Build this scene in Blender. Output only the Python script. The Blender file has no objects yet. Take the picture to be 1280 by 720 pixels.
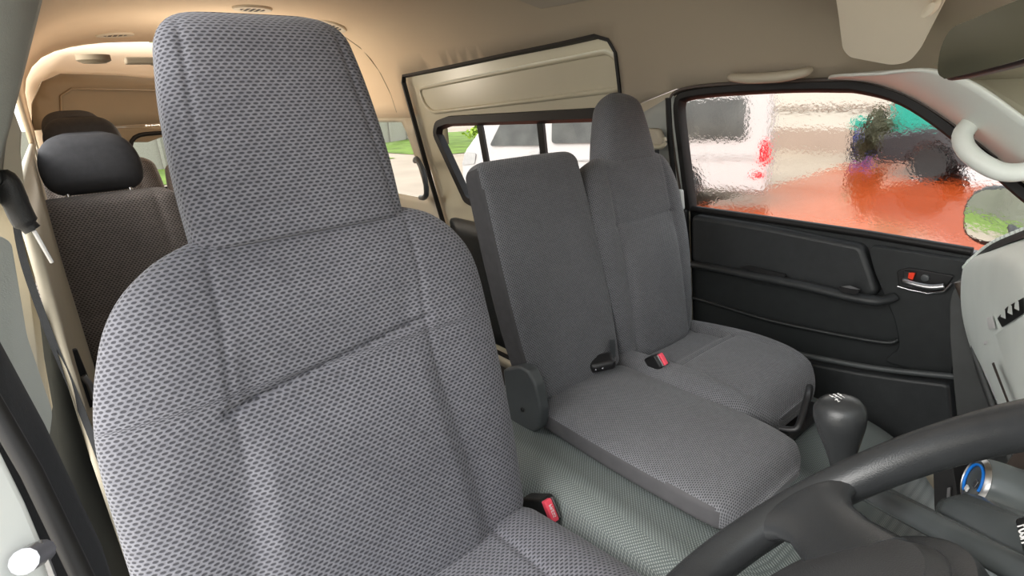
import bpy, bmesh, math, random
from mathutils import Vector, Matrix, geometry
random.seed(4)
SC = bpy.context.scene
COL = SC.collection
V = Vector
PI = math.pi

# ------------------------------------------------------------------ camera (van axes: +x forward, +y van's left, z up, rear floor z=0)
F = 700.0
CAM = V((0, -0.75, 1.235))
_d = V(((30 - 640) / F, (360 - 152) / F, -1)).normalized()
_e = V(((1030 - 640) / F, (360 - 102) / F, -1))
_Z = _d.cross(_e).normalized()
if _Z.y < 0: _Z = -_Z
_X = -_d
_Y = _Z.cross(_X)
def ray(px, py):
    v = V(((px - 640) / F, (360 - py) / F, -1))
    return V((_X.dot(v), _Y.dot(v), _Z.dot(v)))
def at(px, py, x=None, y=None, z=None):
    d = ray(px, py)
    t = (x - CAM.x) / d.x if x is not None else (y - CAM.y) / d.y if y is not None else (z - CAM.z) / d.z
    return CAM + d * t
cd = bpy.data.cameras.new('camera')
cam = bpy.data.objects.new('camera', cd); COL.objects.link(cam)
cd.sensor_width = 36; cd.lens = 36 * F / 1280; cd.clip_start = .02; cd.clip_end = 300
cam.matrix_world = Matrix(((_X.x, _X.y, _X.z, CAM.x), (_Y.x, _Y.y, _Y.z, CAM.y), (_Z.x, _Z.y, _Z.z, CAM.z), (0, 0, 0, 1)))
SC.camera = cam

# ------------------------------------------------------------------ materials
def nodes(name):
    m = bpy.data.materials.new(name); m.use_nodes = True
    nt = m.node_tree; nt.nodes.clear()
    out = nt.nodes.new('ShaderNodeOutputMaterial')
    return m, nt, out
def mat(name, c, rough=.5, var=.08, scale=30., bump=0., bscale=400., metal=0., spec=.5, sheen=0.):
    m, nt, out = nodes(name); N = nt.nodes; L = nt.links
    b = N.new('ShaderNodeBsdfPrincipled'); L.new(b.outputs[0], out.inputs[0])
    b.inputs['Roughness'].default_value = rough; b.inputs['Metallic'].default_value = metal
    b.inputs['Specular IOR Level'].default_value = spec
    if sheen: b.inputs['Sheen Weight'].default_value = sheen
    tc = N.new('ShaderNodeTexCoord')
    n1 = N.new('ShaderNodeTexNoise'); n1.inputs['Scale'].default_value = scale; n1.inputs['Detail'].default_value = 4
    L.new(tc.outputs['Object'], n1.inputs['Vector'])
    r = N.new('ShaderNodeValToRGB')
    r.color_ramp.elements[0].position = .3; r.color_ramp.elements[1].position = .7
    r.color_ramp.elements[0].color = [max(0, k * (1 - var)) for k in c] + [1]
    r.color_ramp.elements[1].color = [min(1, k * (1 + var)) for k in c] + [1]
    L.new(n1.outputs['Fac'], r.inputs['Fac']); L.new(r.outputs['Color'], b.inputs['Base Color'])
    if bump:
        n2 = N.new('ShaderNodeTexNoise'); n2.inputs['Scale'].default_value = bscale; n2.inputs['Detail'].default_value = 2
        L.new(tc.outputs['Object'], n2.inputs['Vector'])
        bp = N.new('ShaderNodeBump'); bp.inputs['Strength'].default_value = bump; bp.inputs['Distance'].default_value = .002
        L.new(n2.outputs['Fac'], bp.inputs['Height']); L.new(bp.outputs[0], b.inputs['Normal'])
    return m
def fabric(name, c1, c2, dark, w, h, bump=.7, rough=.85):
    """woven cloth: staggered light pads with a short dark dash under each"""
    m, nt, out = nodes(name); N = nt.nodes; L = nt.links
    b = N.new('ShaderNodeBsdfPrincipled'); L.new(b.outputs[0], out.inputs[0])
    b.inputs['Roughness'].default_value = rough; b.inputs['Specular IOR Level'].default_value = .25
    b.inputs['Sheen Weight'].default_value = .25; b.inputs['Sheen Roughness'].default_value = .4
    uv = N.new('ShaderNodeUVMap'); uv.uv_map = 'UVMap'
    sp = N.new('ShaderNodeSeparateXYZ'); L.new(uv.outputs[0], sp.inputs[0])
    def mth(op, a, b_=None, c_=None):
        n = N.new('ShaderNodeMath'); n.operation = op
        for i, x in enumerate((a, b_, c_)):
            if x is None: continue
            if isinstance(x, (int, float)): n.inputs[i].default_value = x
            else: L.new(x, n.inputs[i])
        return n.outputs[0]
    v = mth('DIVIDE', sp.outputs[1], h); row = mth('FLOOR', v); vv = mth('SUBTRACT', v, row)
    u = mth('ADD', mth('DIVIDE', sp.outputs[0], w), mth('MULTIPLY', row, .5)); cu = mth('FLOOR', u); uu = mth('SUBTRACT', u, cu)
    du = mth('DIVIDE', mth('SUBTRACT', uu, .5), .38); dv = mth('DIVIDE', mth('SUBTRACT', vv, .42), .345)
    d = mth('ADD', mth('MULTIPLY', du, du), mth('MULTIPLY', dv, dv))
    mr = N.new('ShaderNodeMapRange'); mr.interpolation_type = 'SMOOTHSTEP'
    mr.inputs['From Min'].default_value = .35; mr.inputs['From Max'].default_value = 1.25
    L.new(d, mr.inputs['Value'])
    wn = N.new('ShaderNodeTexWhiteNoise'); wn.noise_dimensions = '2D'
    cb = N.new('ShaderNodeCombineXYZ'); L.new(cu, cb.inputs[0]); L.new(row, cb.inputs[1]); L.new(cb.outputs[0], wn.inputs['Vector'])
    mc = N.new('ShaderNodeMix'); mc.data_type = 'RGBA'; mc.inputs[6].default_value = (*c1, 1); mc.inputs[7].default_value = (*c2, 1)
    L.new(wn.outputs[0], mc.inputs[0])
    md = N.new('ShaderNodeMix'); md.data_type = 'RGBA'; md.inputs[6].default_value = (*dark, 1)
    L.new(mr.outputs[0], md.inputs[0]); L.new(mc.outputs[2], md.inputs[7])
    tc = N.new('ShaderNodeTexCoord')
    n1 = N.new('ShaderNodeTexNoise'); n1.inputs['Scale'].default_value = 6; n1.inputs['Detail'].default_value = 3
    L.new(tc.outputs['Object'], n1.inputs['Vector'])
    m2 = N.new('ShaderNodeMapRange'); m2.inputs['From Min'].default_value = .3; m2.inputs['From Max'].default_value = .7
    m2.inputs['To Min'].default_value = .93; m2.inputs['To Max'].default_value = 1.07
    L.new(n1.outputs['Fac'], m2.inputs['Value'])
    mx = N.new('ShaderNodeMix'); mx.data_type = 'RGBA'; mx.blend_type = 'MULTIPLY'; mx.inputs[0].default_value = 1
    L.new(md.outputs[2], mx.inputs[6]); L.new(m2.outputs[0], mx.inputs[7])
    L.new(mx.outputs[2], b.inputs['Base Color'])
    bp = N.new('ShaderNodeBump'); bp.inputs['Strength'].default_value = bump; bp.inputs['Distance'].default_value = .0012
    L.new(mr.outputs[0], bp.inputs['Height']); L.new(bp.outputs[0], b.inputs['Normal'])
    return m
def dotted(name, base, dot, pitch, rough=.45):
    m, nt, out = nodes(name); N = nt.nodes; L = nt.links
    b = N.new('ShaderNodeBsdfPrincipled'); L.new(b.outputs[0], out.inputs[0]); b.inputs['Roughness'].default_value = rough
    tc = N.new('ShaderNodeTexCoord'); sp = N.new('ShaderNodeSeparateXYZ'); L.new(tc.outputs['Object'], sp.inputs[0])
    def sn(a, bsock, op):
        s = N.new('ShaderNodeMath'); s.operation = op; L.new(a, s.inputs[0]); L.new(bsock, s.inputs[1])
        k = N.new('ShaderNodeMath'); k.operation = 'MULTIPLY'; k.inputs[1].default_value = PI / pitch; L.new(s.outputs[0], k.inputs[0])
        q = N.new('ShaderNodeMath'); q.operation = 'SINE'; L.new(k.outputs[0], q.inputs[0]); return q.outputs[0]
    zx = N.new('ShaderNodeMath'); zx.operation = 'ADD'; L.new(sp.outputs[0], zx.inputs[0]); L.new(sp.outputs[2], zx.inputs[1])
    s1 = sn(zx.outputs[0], sp.outputs[1], 'ADD'); s2 = sn(zx.outputs[0], sp.outputs[1], 'SUBTRACT')
    pr = N.new('ShaderNodeMath'); pr.operation = 'MULTIPLY'; L.new(s1, pr.inputs[0]); L.new(s2, pr.inputs[1])
    ab = N.new('ShaderNodeMath'); ab.operation = 'ABSOLUTE'; L.new(pr.outputs[0], ab.inputs[0])
    rp = N.new('ShaderNodeValToRGB'); rp.color_ramp.elements[0].position = .35; rp.color_ramp.elements[1].position = .8
    rp.color_ramp.elements[0].color = (*base, 1); rp.color_ramp.elements[1].color = (*dot, 1)
    L.new(ab.outputs[0], rp.inputs[0]); L.new(rp.outputs[0], b.inputs['Base Color'])
    bp = N.new('ShaderNodeBump'); bp.inputs['Strength'].default_value = .5; bp.inputs['Distance'].default_value = .0012
    L.new(ab.outputs[0], bp.inputs['Height']); L.new(bp.outputs[0], b.inputs['Normal'])
    return m
def glass(name, tint=(.97, .98, .98), refl=.06, ripple=0., rough=0.):
    m, nt, out = nodes(name); N = nt.nodes; L = nt.links
    tr = N.new('ShaderNodeBsdfTransparent'); tr.inputs[0].default_value = (*tint, 1)
    gl = N.new('ShaderNodeBsdfGlossy'); gl.inputs['Roughness'].default_value = .02
    mx = N.new('ShaderNodeMixShader'); mx.inputs[0].default_value = refl
    first = tr.outputs[0]
    if ripple:
        rf = N.new('ShaderNodeBsdfRefraction'); rf.inputs['IOR'].default_value = 1.025; rf.inputs['Roughness'].default_value = rough
        rf.inputs['Color'].default_value = (*tint, 1)
        tc = N.new('ShaderNodeTexCoord')
        mp = N.new('ShaderNodeMapping'); mp.inputs['Scale'].default_value = (1, 1, 1.0); L.new(tc.outputs['Object'], mp.inputs[0])
        n = N.new('ShaderNodeTexNoise'); n.inputs['Scale'].default_value = 110; n.inputs['Detail'].default_value = 3
        L.new(mp.outputs[0], n.inputs['Vector'])
        bp = N.new('ShaderNodeBump'); bp.inputs['Strength'].default_value = ripple; bp.inputs['Distance'].default_value = .004
        L.new(n.outputs['Fac'], bp.inputs['Height']); L.new(bp.outputs[0], rf.inputs['Normal'])
        m2 = N.new('ShaderNodeMixShader'); m2.inputs[0].default_value = .97
        L.new(tr.outputs[0], m2.inputs[1]); L.new(rf.outputs[0], m2.inputs[2]); first = m2.outputs[0]
    L.new(first, mx.inputs[1]); L.new(gl.outputs[0], mx.inputs[2]); L.new(mx.outputs[0], out.inputs[0])
    return m

M = {}
M['fab_drv'] = fabric('woven_grey_fabric', (.208, .208, .232), (.172, .172, .194), (.062, .062, .072), .0092, .0047)
M['fab'] = fabric('woven_grey_fabric_fine', (.19, .193, .206), (.158, .161, .172), (.062, .063, .069), .0056, .0035)
M['fab_rear'] = fabric('woven_brown_grey_fabric', (.25, .215, .195), (.20, .175, .16), (.07, .06, .054), .009, .0055)
M['fab_side'] = mat('dark_side_cloth', (.055, .054, .057), .8, .1, 60, .3, 900)
M['piping'] = mat('seat_piping', (.085, .083, .088), .8)
M['headliner'] = mat('beige_headliner', (.80, .65, .48), .95, .03, 3, .3, 700)
def shaded_liner():  # light falloff along the roof painted in: bright rear, greyer front
    m = mat('headliner_painted_shade', (.84, .68, .50), .95, .03, 3, .3, 700); nt = m.node_tree; N = nt.nodes; L = nt.links
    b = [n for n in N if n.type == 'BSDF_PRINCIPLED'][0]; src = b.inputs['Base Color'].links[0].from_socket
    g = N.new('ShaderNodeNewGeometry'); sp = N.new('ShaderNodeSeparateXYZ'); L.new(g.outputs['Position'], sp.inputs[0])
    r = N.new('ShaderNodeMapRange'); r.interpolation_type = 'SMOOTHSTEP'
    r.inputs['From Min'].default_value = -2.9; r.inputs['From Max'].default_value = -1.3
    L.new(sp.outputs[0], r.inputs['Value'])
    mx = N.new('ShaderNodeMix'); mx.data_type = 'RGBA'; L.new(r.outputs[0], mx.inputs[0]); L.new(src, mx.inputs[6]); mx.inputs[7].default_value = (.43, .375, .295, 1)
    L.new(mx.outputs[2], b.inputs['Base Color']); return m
M['liner'] = shaded_liner()
M['headliner_grey'] = mat('grey_headliner', (.42, .38, .32), .95, .04, 3, .25, 700)
M['cream'] = mat('cream_painted_steel', (.62, .58, .45), .28, .03, 4)
M['white_paint'] = mat('white_body_paint', (.80, .82, .80), .25, .01, 4)
M['trim_grey'] = mat('light_grey_trim', (.42, .44, .42), .5, .03, 10, .15, 900)
M['trim_cream'] = mat('cream_trim', (.55, .50, .40), .5, .03, 10)
M['brown_trim'] = mat('olive_header_trim', (.36, .29, .20), .7, .04, 5)
M['black'] = mat('black_plastic', (.016, .016, .017), .42, .1, 40, .2, 900)
M['door_black'] = mat('black_door_plastic', (.025, .028, .029), .36, .1, 40, .3, 1000)
M['door_soft'] = mat('black_door_vinyl', (.034, .037, .039), .38, .1, 40, .35, 700)
M['rubber'] = mat('black_rubber_seal', (.013, .012, .012), .55, .1, 40)
M['grey_plastic'] = mat('dark_grey_plastic', (.075, .082, .085), .40, .06, 20, .15, 900)
M['wheel'] = mat('worn_grey_wheel', (.040, .042, .044), .27, .15, 14, .2, 900)
M['pad'] = mat('wheel_pad_grey', (.055, .056, .058), .45, .1, 20, .3, 900)
M['dash'] = mat('light_grey_dash', (.80, .85, .82), .5, .03, 12, .15, 900)
M['dash_dark'] = mat('dark_grey_dash', (.07, .073, .073), .6, .08, 20, .3, 800)
M['brown_dark'] = mat('dark_brown_trim', (.085, .066, .055), .5)
M['chrome'] = mat('bright_metal', (.75, .75, .77), .18, .03, 20, metal=1)
M['steel'] = mat('dull_steel', (.45, .45, .46), .35, .05, 20, metal=1)
M['red'] = mat('red_button', (.85, .10, .15), .4, .04, 20)
M['orange_red'] = mat('lock_red', (.85, .06, .02), .4)
M['blue'] = mat('blue_scale', (.01, .22, .75), .4)
M['white'] = mat('white_print', (.85, .85, .85), .5)
M['white_plastic'] = mat('grey_white_grip', (.80, .83, .79), .42, .02, 10)
M['visor'] = mat('beige_visor', (.78, .70, .57), .8, .03, 6, .15, 700)
M['vinyl'] = dotted('dotted_vinyl', (.135, .158, .156), (.34, .37, .36), .0056)
M['floor'] = mat('dark_floor_mat', (.035, .034, .033), .7, .2, 8)
M['belt'] = mat('seat_belt_webbing', (.03, .032, .036), .7, .1, 200, .2, 900)
M['mirror_glass'] = mat('tinted_mirror', (.085, .085, .06), .12, .05, 3, metal=0)
M['mirror'] = mat('mirror_silver', (.85, .87, .86), .01, 0, 3, metal=1)
M['glass'] = glass('clear_glass')
M['glass_tint'] = glass('pale_tinted_glass', (.90, .93, .90), .06)
M['pillar_grey'] = mat('grey_pillar_lining', (.30, .31, .28), .7, .05, 12, .2, 700)
M['stalk'] = mat('grey_stalk_plastic', (.11, .122, .125), .24, .06, 20)
M['glass_wet'] = glass('rippled_wet_glass', (.97, .97, .96), .05, ripple=1.0, rough=.0)
# outside
M['pav_red'] = mat('red_wet_pavement', (.36, .068, .018), .12, .18, .5, .12, 5)
M['bounce_pale'] = mat('pale_bounce_ground', (.72, .66, .56), .9, .05, .8)
M['pav_tan'] = mat('tan_ground', (.33, .27, .21), .8, .12, .6)
M['grass'] = mat('grass_green', (.13, .20, .03), .9, .35, 1.2)
M['leaf'] = mat('leaf_green', (.24, .34, .04), .7, .4, 1.5)
M['leaf2'] = mat('leaf_dark_green', (.10, .18, .03), .7, .4, 1.5)
M['leaf3'] = mat('leaf_brown_green', (.06, .06, .03), .7, .4, 1.5)
M['bark'] = mat('bark', (.12, .09, .06), .9)
M['van_white'] = mat('parked_van_paint', (.40, .385, .38), .25, .02, 1)
M['van_dark'] = mat('parked_van_glass', (.06, .062, .058), .12, .35, 3)
M['taillight'] = mat('red_taillight', (.75, .01, .02), .25)
M['tyre'] = mat('tyre', (.02, .02, .02), .8)
M['bld_white'] = mat('white_building', (.42, .385, .34), .8, .04, .4)
M['bld_tan'] = mat('tan_wall', (.27, .205, .165), .8, .1, .5)
M['teal'] = mat('teal_awning', (.015, .25, .19), .5, .1, 1)
M['blue_tank'] = mat('blue_drum', (.04, .06, .38), .5)
M['dark_car'] = mat('dark_car_paint', (.03, .028, .03), .2)
M['fence'] = mat('pale_fence', (.34, .32, .29), .8)

# ------------------------------------------------------------------ object helpers
ORG = {}
def prop(o, label=None, cat=None, group=None, kind=None):
    if label: o['label'] = label
    if cat: o['category'] = cat
    if group: o['group'] = group
    if kind: o['kind'] = kind
    return o
def thing(name, label, cat, loc, group=None):
    o = bpy.data.objects.new(name, None); COL.objects.link(o); o.empty_display_size = .05
    o.location = V(loc); ORG[o] = V(loc)
    return prop(o, label, cat, group)
def mk(name, verts, faces, m, parent=None, smooth=True, uvs=None, sharp=40, bevel=0, bseg=2, solid=0, soff=0, mats=None, fm=None, subs=0):
    verts = [V(v) for v in verts]
    if parent is None:
        lo = [min(v[i] for v in verts) for i in range(3)]; hi = [max(v[i] for v in verts) for i in range(3)]
        org = V(((lo[0] + hi[0]) / 2, (lo[1] + hi[1]) / 2, lo[2]))
    else: org = ORG[parent]
    me = bpy.data.meshes.new(name)
    me.from_pydata([v - org for v in verts], [], faces)
    if uvs is not None:
        ul = me.uv_layers.new(name='UVMap'); k = 0
        for f in uvs:
            for c in f: ul.data[k].uv = c; k += 1
    for mm in (mats or [m]): me.materials.append(mm)
    if fm:
        for p, i in zip(me.polygons, fm): p.material_index = i
    bm = bmesh.new(); bm.from_mesh(me); bmesh.ops.recalc_face_normals(bm, faces=bm.faces); bm.to_mesh(me); bm.free()
    if smooth:
        for p in me.polygons: p.use_smooth = True
        me.set_sharp_from_angle(angle=math.radians(sharp))
    me.validate()
    o = bpy.data.objects.new(name, me); COL.objects.link(o); ORG[o] = org
    if parent is None: o.location = org
    else: o.parent = parent
    if solid:
        s = o.modifiers.new('solid', 'SOLIDIFY'); s.thickness = solid; s.offset = soff
    if bevel:
        b = o.modifiers.new('bev', 'BEVEL'); b.width = bevel; b.segments = bseg; b.limit_method = 'ANGLE'; b.angle_limit = math.radians(35)
    if subs:
        b = o.modifiers.new('ss', 'SUBSURF'); b.levels = subs; b.render_levels = subs
    return o
def struct(o): o['kind'] = 'structure'; return o
def cat_rom(pts, n=8, closed=False):
    P = [V(p) for p in pts]; out = []; k = len(P)
    rng = range(k) if closed else range(k - 1)
    for i in rng:
        if closed: a, b, c, d = P[i - 1], P[i], P[(i + 1) % k], P[(i + 2) % k]
        else: a, b, c, d = P[max(i - 1, 0)], P[i], P[i + 1], P[min(i + 2, k - 1)]
        for j in range(n):
            t = j / n
            out.append(.5 * ((2 * b) + (c - a) * t + (2 * a - 5 * b + 4 * c - d) * t * t + (3 * b - a - 3 * c + d) * t ** 3))
    if not closed: out.append(P[-1])
    return out
def lerp_tab(tab, s):
    # smooth table lookup: tab rows (s, ...)
    if s <= tab[0][0]: return list(tab[0][1:])
    for a, b in zip(tab, tab[1:]):
        if s <= b[0]:
            t = (s - a[0]) / (b[0] - a[0]); t = t * t * (3 - 2 * t) if len(tab) < 3 else t
            return [p + (q - p) * t for p, q in zip(a[1:], b[1:])]
    return list(tab[-1][1:])
def dense(tab, n=12):
    k = len(tab[0]); P = tab; out = []
    for i in range(len(P) - 1):
        a, b, c, d = P[max(i - 1, 0)], P[i], P[i + 1], P[min(i + 2, len(P) - 1)]
        for j in range(n):
            t = j / n; row = [b[0] + (c[0] - b[0]) * t]
            for q in range(1, k):
                m1 = (c[q] - a[q]) / max(1e-6, c[0] - a[0]) * (c[0] - b[0]); m2 = (d[q] - b[q]) / max(1e-6, d[0] - b[0]) * (c[0] - b[0])
                row.append((2 * t ** 3 - 3 * t * t + 1) * b[q] + (t ** 3 - 2 * t * t + t) * m1 + (-2 * t ** 3 + 3 * t * t) * c[q] + (t ** 3 - t * t) * m2)
            out.append(row)
    out.append(list(P[-1])); return out
def loft(name, rings, m, parent=None, closed=True, cap=True, uvscale=1, vlen=None, **kw):
    n = len(rings[0]); verts = [p for r in rings for p in r]; faces = []; uvs = []
    us = []
    for r in rings:
        u = [0.]
        for j in range(n if closed else n - 1): u.append(u[-1] + (r[(j + 1) % n] - r[j]).length)
        mid = u[-1] / 2; us.append([x - mid for x in u])
    vs = vlen or [0.]
    if vlen is None:
        for a, b in zip(rings, rings[1:]):
            vs.append(vs[-1] + max((a[n // 2] - b[n // 2]).length, 1e-5))
    for i in range(len(rings) - 1):
        for j in range(n if closed else n - 1):
            k = (j + 1) % n
            faces.append((i * n + j, i * n + k, (i + 1) * n + k, (i + 1) * n + j))
            uvs.append([(us[i][j], vs[i]), (us[i][j + 1], vs[i]), (us[i + 1][j + 1], vs[i + 1]), (us[i + 1][j], vs[i + 1])])
    if cap and closed:
        for i, o in ((0, 0), (len(rings) - 1, (len(rings) - 1) * n)):
            faces.append(tuple(range(o, o + n))); uvs.append([(0, vs[i])] * n)
    return mk(name, verts, faces, m, parent, uvs=uvs, **kw)
def pad(name, O, A, B, Nn, tab, m, parent, disp=None, ring=120, ns=60, ex=3.2, r0=.03, r1=.04, side_mat=None, side_lim=.93, bend=None, label=None):
    """stuffed cushion: sections across A, stacked along B, front face towards Nn. tab rows: s, half width, front depth, back depth, offset, lateral centre"""
    O, A, B, Nn = V(O), V(A).normalized(), V(B).normalized(), V(Nn).normalized()
    T = dense(tab, 10); s0, s1 = T[0][0], T[-1][0]
    S = []
    for k in range(8):
        a = PI / 2 * k / 8; S.append((s0 + r0 - r0 * math.cos(a) if False else s0 + r0 * (1 - math.cos(a * 1)) , r0 * (1 - math.sin(a))))
    for k in range(ns + 1):
        S.append((s0 + r0 + (s1 - r1 - s0 - r0) * k / ns, 0))
    for k in range(1, 9):
        a = PI / 2 * k / 8; S.append((s1 - r1 + r1 * math.sin(a), r1 * (1 - math.cos(a))))
    rings = []; fms = []
    K = 480
    base = [(math.cos(-PI / 2 + 2 * PI * i / K), math.sin(-PI / 2 + 2 * PI * i / K)) for i in range(K)]
    for s, inset in S:
        hw, tf, tb, off, c = lerp_tab(T, s)
        hw = max(.005, hw - inset); tf = max(.004, tf - min(inset, tf * .97)); tb = max(.004, tb - min(inset, tb * .97))
        e = 2 / ex; pts = []
        for cx, sy in base:
            a = hw * math.copysign(abs(cx) ** e, cx); b = (tf if sy > 0 else tb) * math.copysign(abs(sy) ** e, sy)
            pts.append((a, b))
        L = [0.]
        for i in range(K):
            p, q = pts[i], pts[(i + 1) % K]; L.append(L[-1] + math.hypot(p[0] - q[0], p[1] - q[1]))
        r = []; j = 0
        for i in range(ring):
            d = L[-1] * i / ring
            while L[j + 1] < d: j += 1
            t = (d - L[j]) / max(1e-9, L[j + 1] - L[j]); p, q = pts[j], pts[(j + 1) % K]
            a = p[0] + (q[0] - p[0]) * t; b = p[1] + (q[1] - p[1]) * t
            if disp and b > 0:
                w = min(1, b / max(tf, 1e-4)); b += disp(a, s) * w * w
            q3 = O + A * (a + c) + B * s + Nn * (b + off)
            r.append(q3)
        rings.append(r)
    o = loft(name, rings, m, parent, sharp=70, mats=[m] + ([side_mat] if side_mat else []))
    if side_mat:
        me = o.data
        for p in me.polygons:
            if abs(p.normal.dot(A)) > side_lim or p.normal.dot(Nn) < -.3: p.material_index = 1
    if label: o['label'] = label
    return o
def tube(name, path, r, m, parent=None, n=12, closed=False, flat=1., up=(0, 0, 1), **kw):
    P = [V(p) for p in path]; rings = []; k = len(P); up = V(up)
    for i, p in enumerate(P):
        a = P[(i - 1) % k] if closed or i else P[i]; b = P[(i + 1) % k] if closed or i < k - 1 else P[i]
        t = (b - a).normalized(); s = t.cross(up)
        if s.length < 1e-3: s = t.cross(V((1, 0, .3)))
        s.normalize(); u = s.cross(t)
        rr = r[i] if isinstance(r, (list, tuple)) else r
        rings.append([p + s * (math.cos(2 * PI * j / n) * rr) + u * (math.sin(2 * PI * j / n) * rr * flat) for j in range(n)])
    if closed: rings.append(rings[0])
    return loft(name, rings, m, parent, cap=not closed, sharp=50, **kw)
def frame_tube(name, path, w, d, axis, m, parent=None, **kw):
    """closed rectangular-section ring lying in the surface whose normal is axis"""
    P = [V(p) for p in path]; ax = V(axis).normalized(); k = len(P); rings = []
    for i, p in enumerate(P):
        t = (P[(i + 1) % k] - P[i - 1]).normalized(); s = t.cross(ax).normalized()
        rr = [(-1, -1), (-.6, 1), (.6, 1), (1, -1)]
        rings.append([p + s * (a * w / 2) + ax * (b * d / 2) for a, b in rr])
    rings.append(rings[0])
    return loft(name, rings, m, parent, cap=False, **kw)
def rnd(pts, r, n=5):
    P = [V(p) for p in pts]; out = []; k = len(P)
    for i in range(k):
        rr = r[i] if isinstance(r, (list, tuple)) else r
        a, b, c = P[i - 1], P[i], P[(i + 1) % k]
        u = (a - b); w = (c - b); d = min(rr, u.length * .45, w.length * .45)
        p, q = b + u.normalized() * d, b + w.normalized() * d
        for j in range(n + 1):
            t = j / n; out.append(p.lerp(b, t).lerp(b.lerp(q, t), t))
    return out
def plate(name, pts, depth, m, parent=None, bevel=.004, bseg=3, **kw):
    P = [V(p) for p in pts]; D = V(depth); n = len(P)
    verts = P + [p + D for p in P]
    faces = [tuple(range(n)), tuple(range(2 * n - 1, n - 1, -1))] + [(i, (i + 1) % n, (i + 1) % n + n, i + n) for i in range(n)]
    return mk(name, verts, faces, m, parent, bevel=bevel, bseg=bseg, **kw)
def box(name, c, half, m, parent=None, axes=None, bevel=.004, **kw):
    c = V(c); ax = [V(a).normalized() for a in (axes or ((1, 0, 0), (0, 1, 0), (0, 0, 1)))]
    q = [c + ax[0] * (i * half[0]) + ax[1] * (j * half[1]) - ax[2] * half[2] for i, j in ((-1, -1), (1, -1), (1, 1), (-1, 1))]
    return plate(name, q, ax[2] * (2 * half[2]), m, parent, bevel, **kw)
def lathe(name, O, axis, prof, m, parent=None, n=32, squash=1., **kw):
    O = V(O); a = V(axis).normalized(); u = a.orthogonal().normalized(); w = a.cross(u)
    rings = [[O + a * h + (u * math.cos(2 * PI * j / n) + w * math.sin(2 * PI * j / n) * squash) * max(r, 1e-4) for j in range(n)] for r, h in prof]
    return loft(name, rings, m, parent, **kw)
def text(name, s, O, right, up, size, m, parent, label=None, ext=.0003):
    c = bpy.data.curves.new(name, 'FONT'); c.body = s; c.size = size; c.align_x = 'CENTER'; c.align_y = 'CENTER'; c.extrude = ext
    c.materials.append(m)
    o = bpy.data.objects.new(name, c); COL.objects.link(o)
    r = V(right).normalized(); nn = r.cross(V(up)).normalized(); u = nn.cross(r)
    org = ORG[parent]; p = V(O) - org
    o.parent = parent
    o.matrix_local = Matrix(((r.x, u.x, nn.x, p.x), (r.y, u.y, nn.y, p.y), (r.z, u.z, nn.z, p.z), (0, 0, 0, 1)))
    bpy.context.view_layer.update()
    me = bpy.data.meshes.new_from_object(o); me.materials.clear(); me.materials.append(m)
    q = bpy.data.objects.new(name, me); COL.objects.link(q); q.parent = parent; q.matrix_local = o.matrix_local.copy()
    bpy.data.objects.remove(o); ORG[q] = org
    return q
def inpoly(x, y, P):
    c = False; j = len(P) - 1
    for i in range(len(P)):
        a, b = P[i], P[j]
        if (a[1] > y) != (b[1] > y) and x < (b[0] - a[0]) * (y - a[1]) / (b[1] - a[1]) + a[0]: c = not c
        j = i
    return c
def sheet(name, outline, holes, f, m, parent=None, step=.06, solid=0, soff=0, **kw):
    vs = []; es = []
    def addloop(P):
        P2 = []
        for i in range(len(P)):
            a, b = V(P[i][:2]), V(P[(i + 1) % len(P)][:2]); k = max(1, int((b - a).length / step))
            for j in range(k): P2.append(a.lerp(b, j / k))
        o = len(vs)
        for p in P2: vs.append(p)
        for i in range(len(P2)): es.append((o + i, o + (i + 1) % len(P2)))
        return P2
    O2 = addloop(outline); H2 = [addloop(h) for h in holes]
    x0, x1 = min(p.x for p in O2), max(p.x for p in O2); y0, y1 = min(p.y for p in O2), max(p.y for p in O2)
    nx = int((x1 - x0) / step); ny = int((y1 - y0) / step)
    loops = vs[:]
    for i in range(1, nx):
        for j in range(1, ny):
            p = V((x0 + (x1 - x0) * i / nx, y0 + (y1 - y0) * j / ny))
            if inpoly(p.x, p.y, O2) and not any(inpoly(p.x, p.y, h) for h in H2):
                if min((q - p).length_squared for q in loops) > (step * .4) ** 2: vs.append(p)
    r = geometry.delaunay_2d_cdt(vs, es, [], 0, 1e-5)
    faces = []
    for fa in r[2]:
        c = sum((r[0][i] for i in fa), V((0, 0))) / 3
        if inpoly(c.x, c.y, O2) and not any(inpoly(c.x, c.y, h) for h in H2): faces.append(tuple(fa))
    used = sorted({i for fa in faces for i in fa}); mp = {k: i for i, k in enumerate(used)}
    return mk(name, [f(r[0][i].x, r[0][i].y) for i in used], [tuple(mp[i] for i in fa) for fa in faces], m, parent, solid=solid, soff=soff, **kw)

# ------------------------------------------------------------------ van shell: half profile swept along x
ZB = .885
PROF = [(.75, 0), (.75, ZB)] + [(.75 - .13 * (z - ZB), z) for z in (1.0, 1.1, 1.2, 1.3)] + [(.675, 1.40), (.625, 1.50), (.52, 1.58), (.32, 1.63), (0, 1.645)]
_pp = []
for i in range(len(PROF) - 1):
    a, b = V(PROF[i]), V(PROF[i + 1])
    if i < 5: _pp += [a.lerp(b, k / 8) for k in range(8)]
_c = cat_rom([V((p[0], p[1], 0)) for p in PROF[5:]], 10)
_pp += [V((p.x, p.y)) for p in _c]
_q = [0.]
for a, b in zip(_pp, _pp[1:]): _q.append(_q[-1] + (b - a).length)
QMAX = _q[-1]
def prof(q):
    if q <= 0: return _pp[0]
    for i in range(len(_q) - 1):
        if q <= _q[i + 1]:
            t = (q - _q[i]) / max(1e-9, _q[i + 1] - _q[i]); return _pp[i].lerp(_pp[i + 1], t)
    return _pp[-1]
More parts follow.
